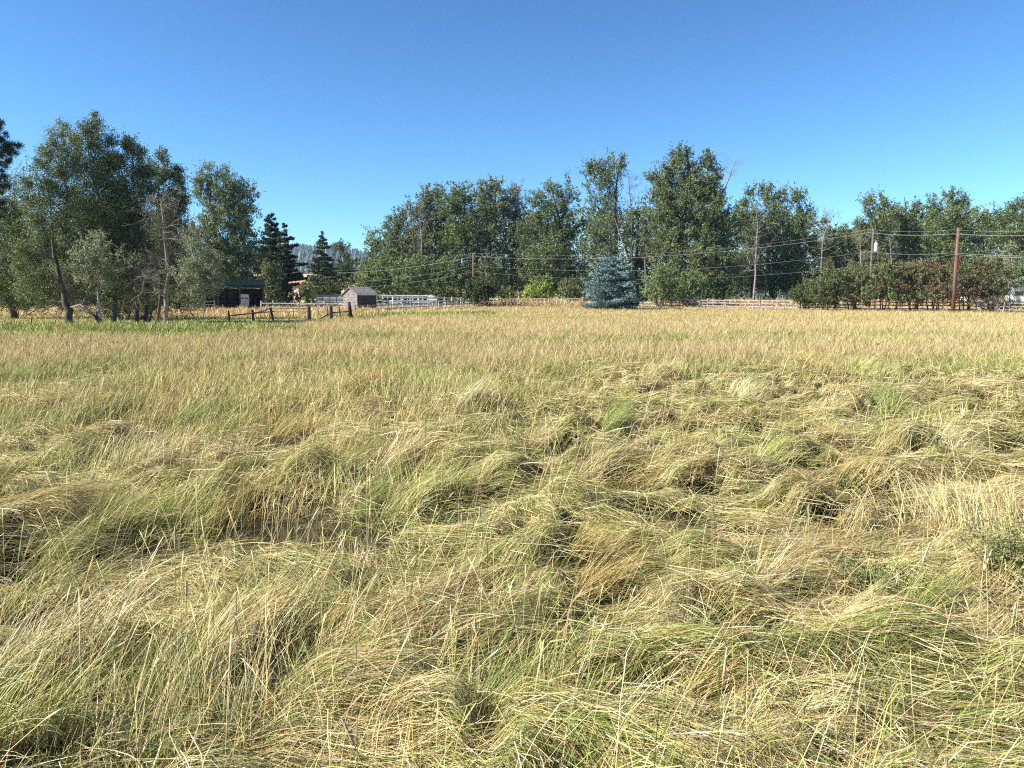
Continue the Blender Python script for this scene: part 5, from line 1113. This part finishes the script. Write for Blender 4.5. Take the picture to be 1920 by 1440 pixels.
leafy_weed(1900, 1130, 0.62, 16, 'big leafy grey-green weed at the right edge of the foreground', WG, 201, 0.34)
leafy_weed(1640, 1110, 0.22, 12, 'low spreading grey-green weed right of the straw swirl', WG, 203, 0.30)
leafy_weed(1602, 935, 0.26, 8, 'small dark bluish thistle clump in the flattened grass', WD, 204, 0.16)
leafy_weed(1760, 900, 0.42, 2, 'slender dark weed stalk standing alone in the flattened grass at the right', WD, 207, 0.06, lw=0.03)
def spike(px, row, tx, trow, label, hl=0.16, rad=0.005, dd=0.0, seed=1):
    """one stalk with a cylindrical seed head; foot at (px,row), tip at (tx,trow)"""
    X0, Y0 = gp(px, row, 0.12); b0 = Vector((X0, Y0, g(X0, Y0))); tip = W(tx, trow, Y0 + dd) - b0; root = empty('grass_spike', b0, label=label, cat='grass stalk')
    md = tip * 0.5 + Vector((0, 0, tip.z * 0.05)); m = MB(); dirn = (tip - md).normalized(); hs = tip - dirn * hl
    m.tube([(0, 0, 0), md, hs], [0.0022, 0.002, 0.0017], 5); m.build('stalk', M_STRAW, root)
    m = MB(); m.tube([hs + dirn * hl * t for t in (0, .06, .3, .6, .9, 1)], [rad * f for f in (.5, .9, 1, .95, .7, .2)], 8); m.build('seed_head', M_HEAD, root, smooth=True)
M_STRAW = noise_mat('straw_stalk', (0.42, 0.34, 0.16), (0.62, 0.50, 0.26), 30, 0.7, 0.1)
M_HEAD = noise_mat('seed_head', (0.50, 0.42, 0.22), (0.74, 0.66, 0.42), 120, 0.9, 0.6)
SPK = [(1345, 1330, 1364, 1212, 'pale thick cylindrical seed head standing upright in the lower right', .13), (1420, 1400, 1530, 1295, 'long pale seed stalk slanting right in the lower right corner area', .2), (1700, 1110, 1745, 1015, 'pale seed head slanting right above the straw swirl', .13),
       (1825, 1105, 1860, 1030, 'pale seed head right of the one above the swirl', .12), (1885, 1205, 1905, 1130, 'pale seed head in front of the big leafy weed', .12), (895, 1060, 900, 950, 'thin upright reddish stalk left of centre by the dark hollow', .08),
       (880, 1060, 865, 962, 'thin stalk leaning left beside the reddish upright stalk', .05), (328, 1130, 328, 985, 'tall straight brown stalk in front of the dark hollow at the left', .12), (345, 1190, 350, 1085, 'short upright seed stalk right below the tall brown one', .08),
       (1030, 1000, 1035, 925, 'curved pale blade standing in the middle of the straw', .03), (700, 1420, 640, 1345, 'drooping pale seed stalk at the bottom left of centre', .1), (1790, 800, 1800, 725, 'thin stalk above the grass at the far right', .05),
       (1655, 905, 1670, 860, 'short pale stalk left of the slender dark weed', .04), (160, 830, 150, 742, 'brown seed spike standing at the left above the golden grass', .09), (195, 820, 191, 752, 'second brown seed spike just right of the first at the left', .08), (60, 790, 48, 700, 'leaning seed spike near the left edge', .08),
       (845, 1280, 858, 1180, 'upright green-brown stalk above the golden tuft near the bottom centre', .05), (905, 1280, 890, 1160, 'green stalk with narrow leaf above the golden tuft', .04)]
for i, (a, b_, c, d_, lb, hl) in enumerate(SPK): spike(a, b_, c, d_, lb, hl, 0.0055, seed=i)

# ---------------------------------------------------------------- air: the hill fades to blue
hz, n_, b_ = newmat('haze'); n_.nodes.remove(b_)
pv = n_.nodes.new('ShaderNodeVolumePrincipled'); pv.inputs['Color'].default_value = (0.45, 0.66, 1.0, 1); pv.inputs['Density'].default_value = 0.00009
n_.links.new(pv.outputs[0], n_.nodes['Material Output'].inputs['Volume'])
m = MB(); m.box((0, 2100, 83), (7600, 4600, 186)); o = m.build('haze', hz); tag(o, kind='stuff')
o.display_type = 'WIRE'
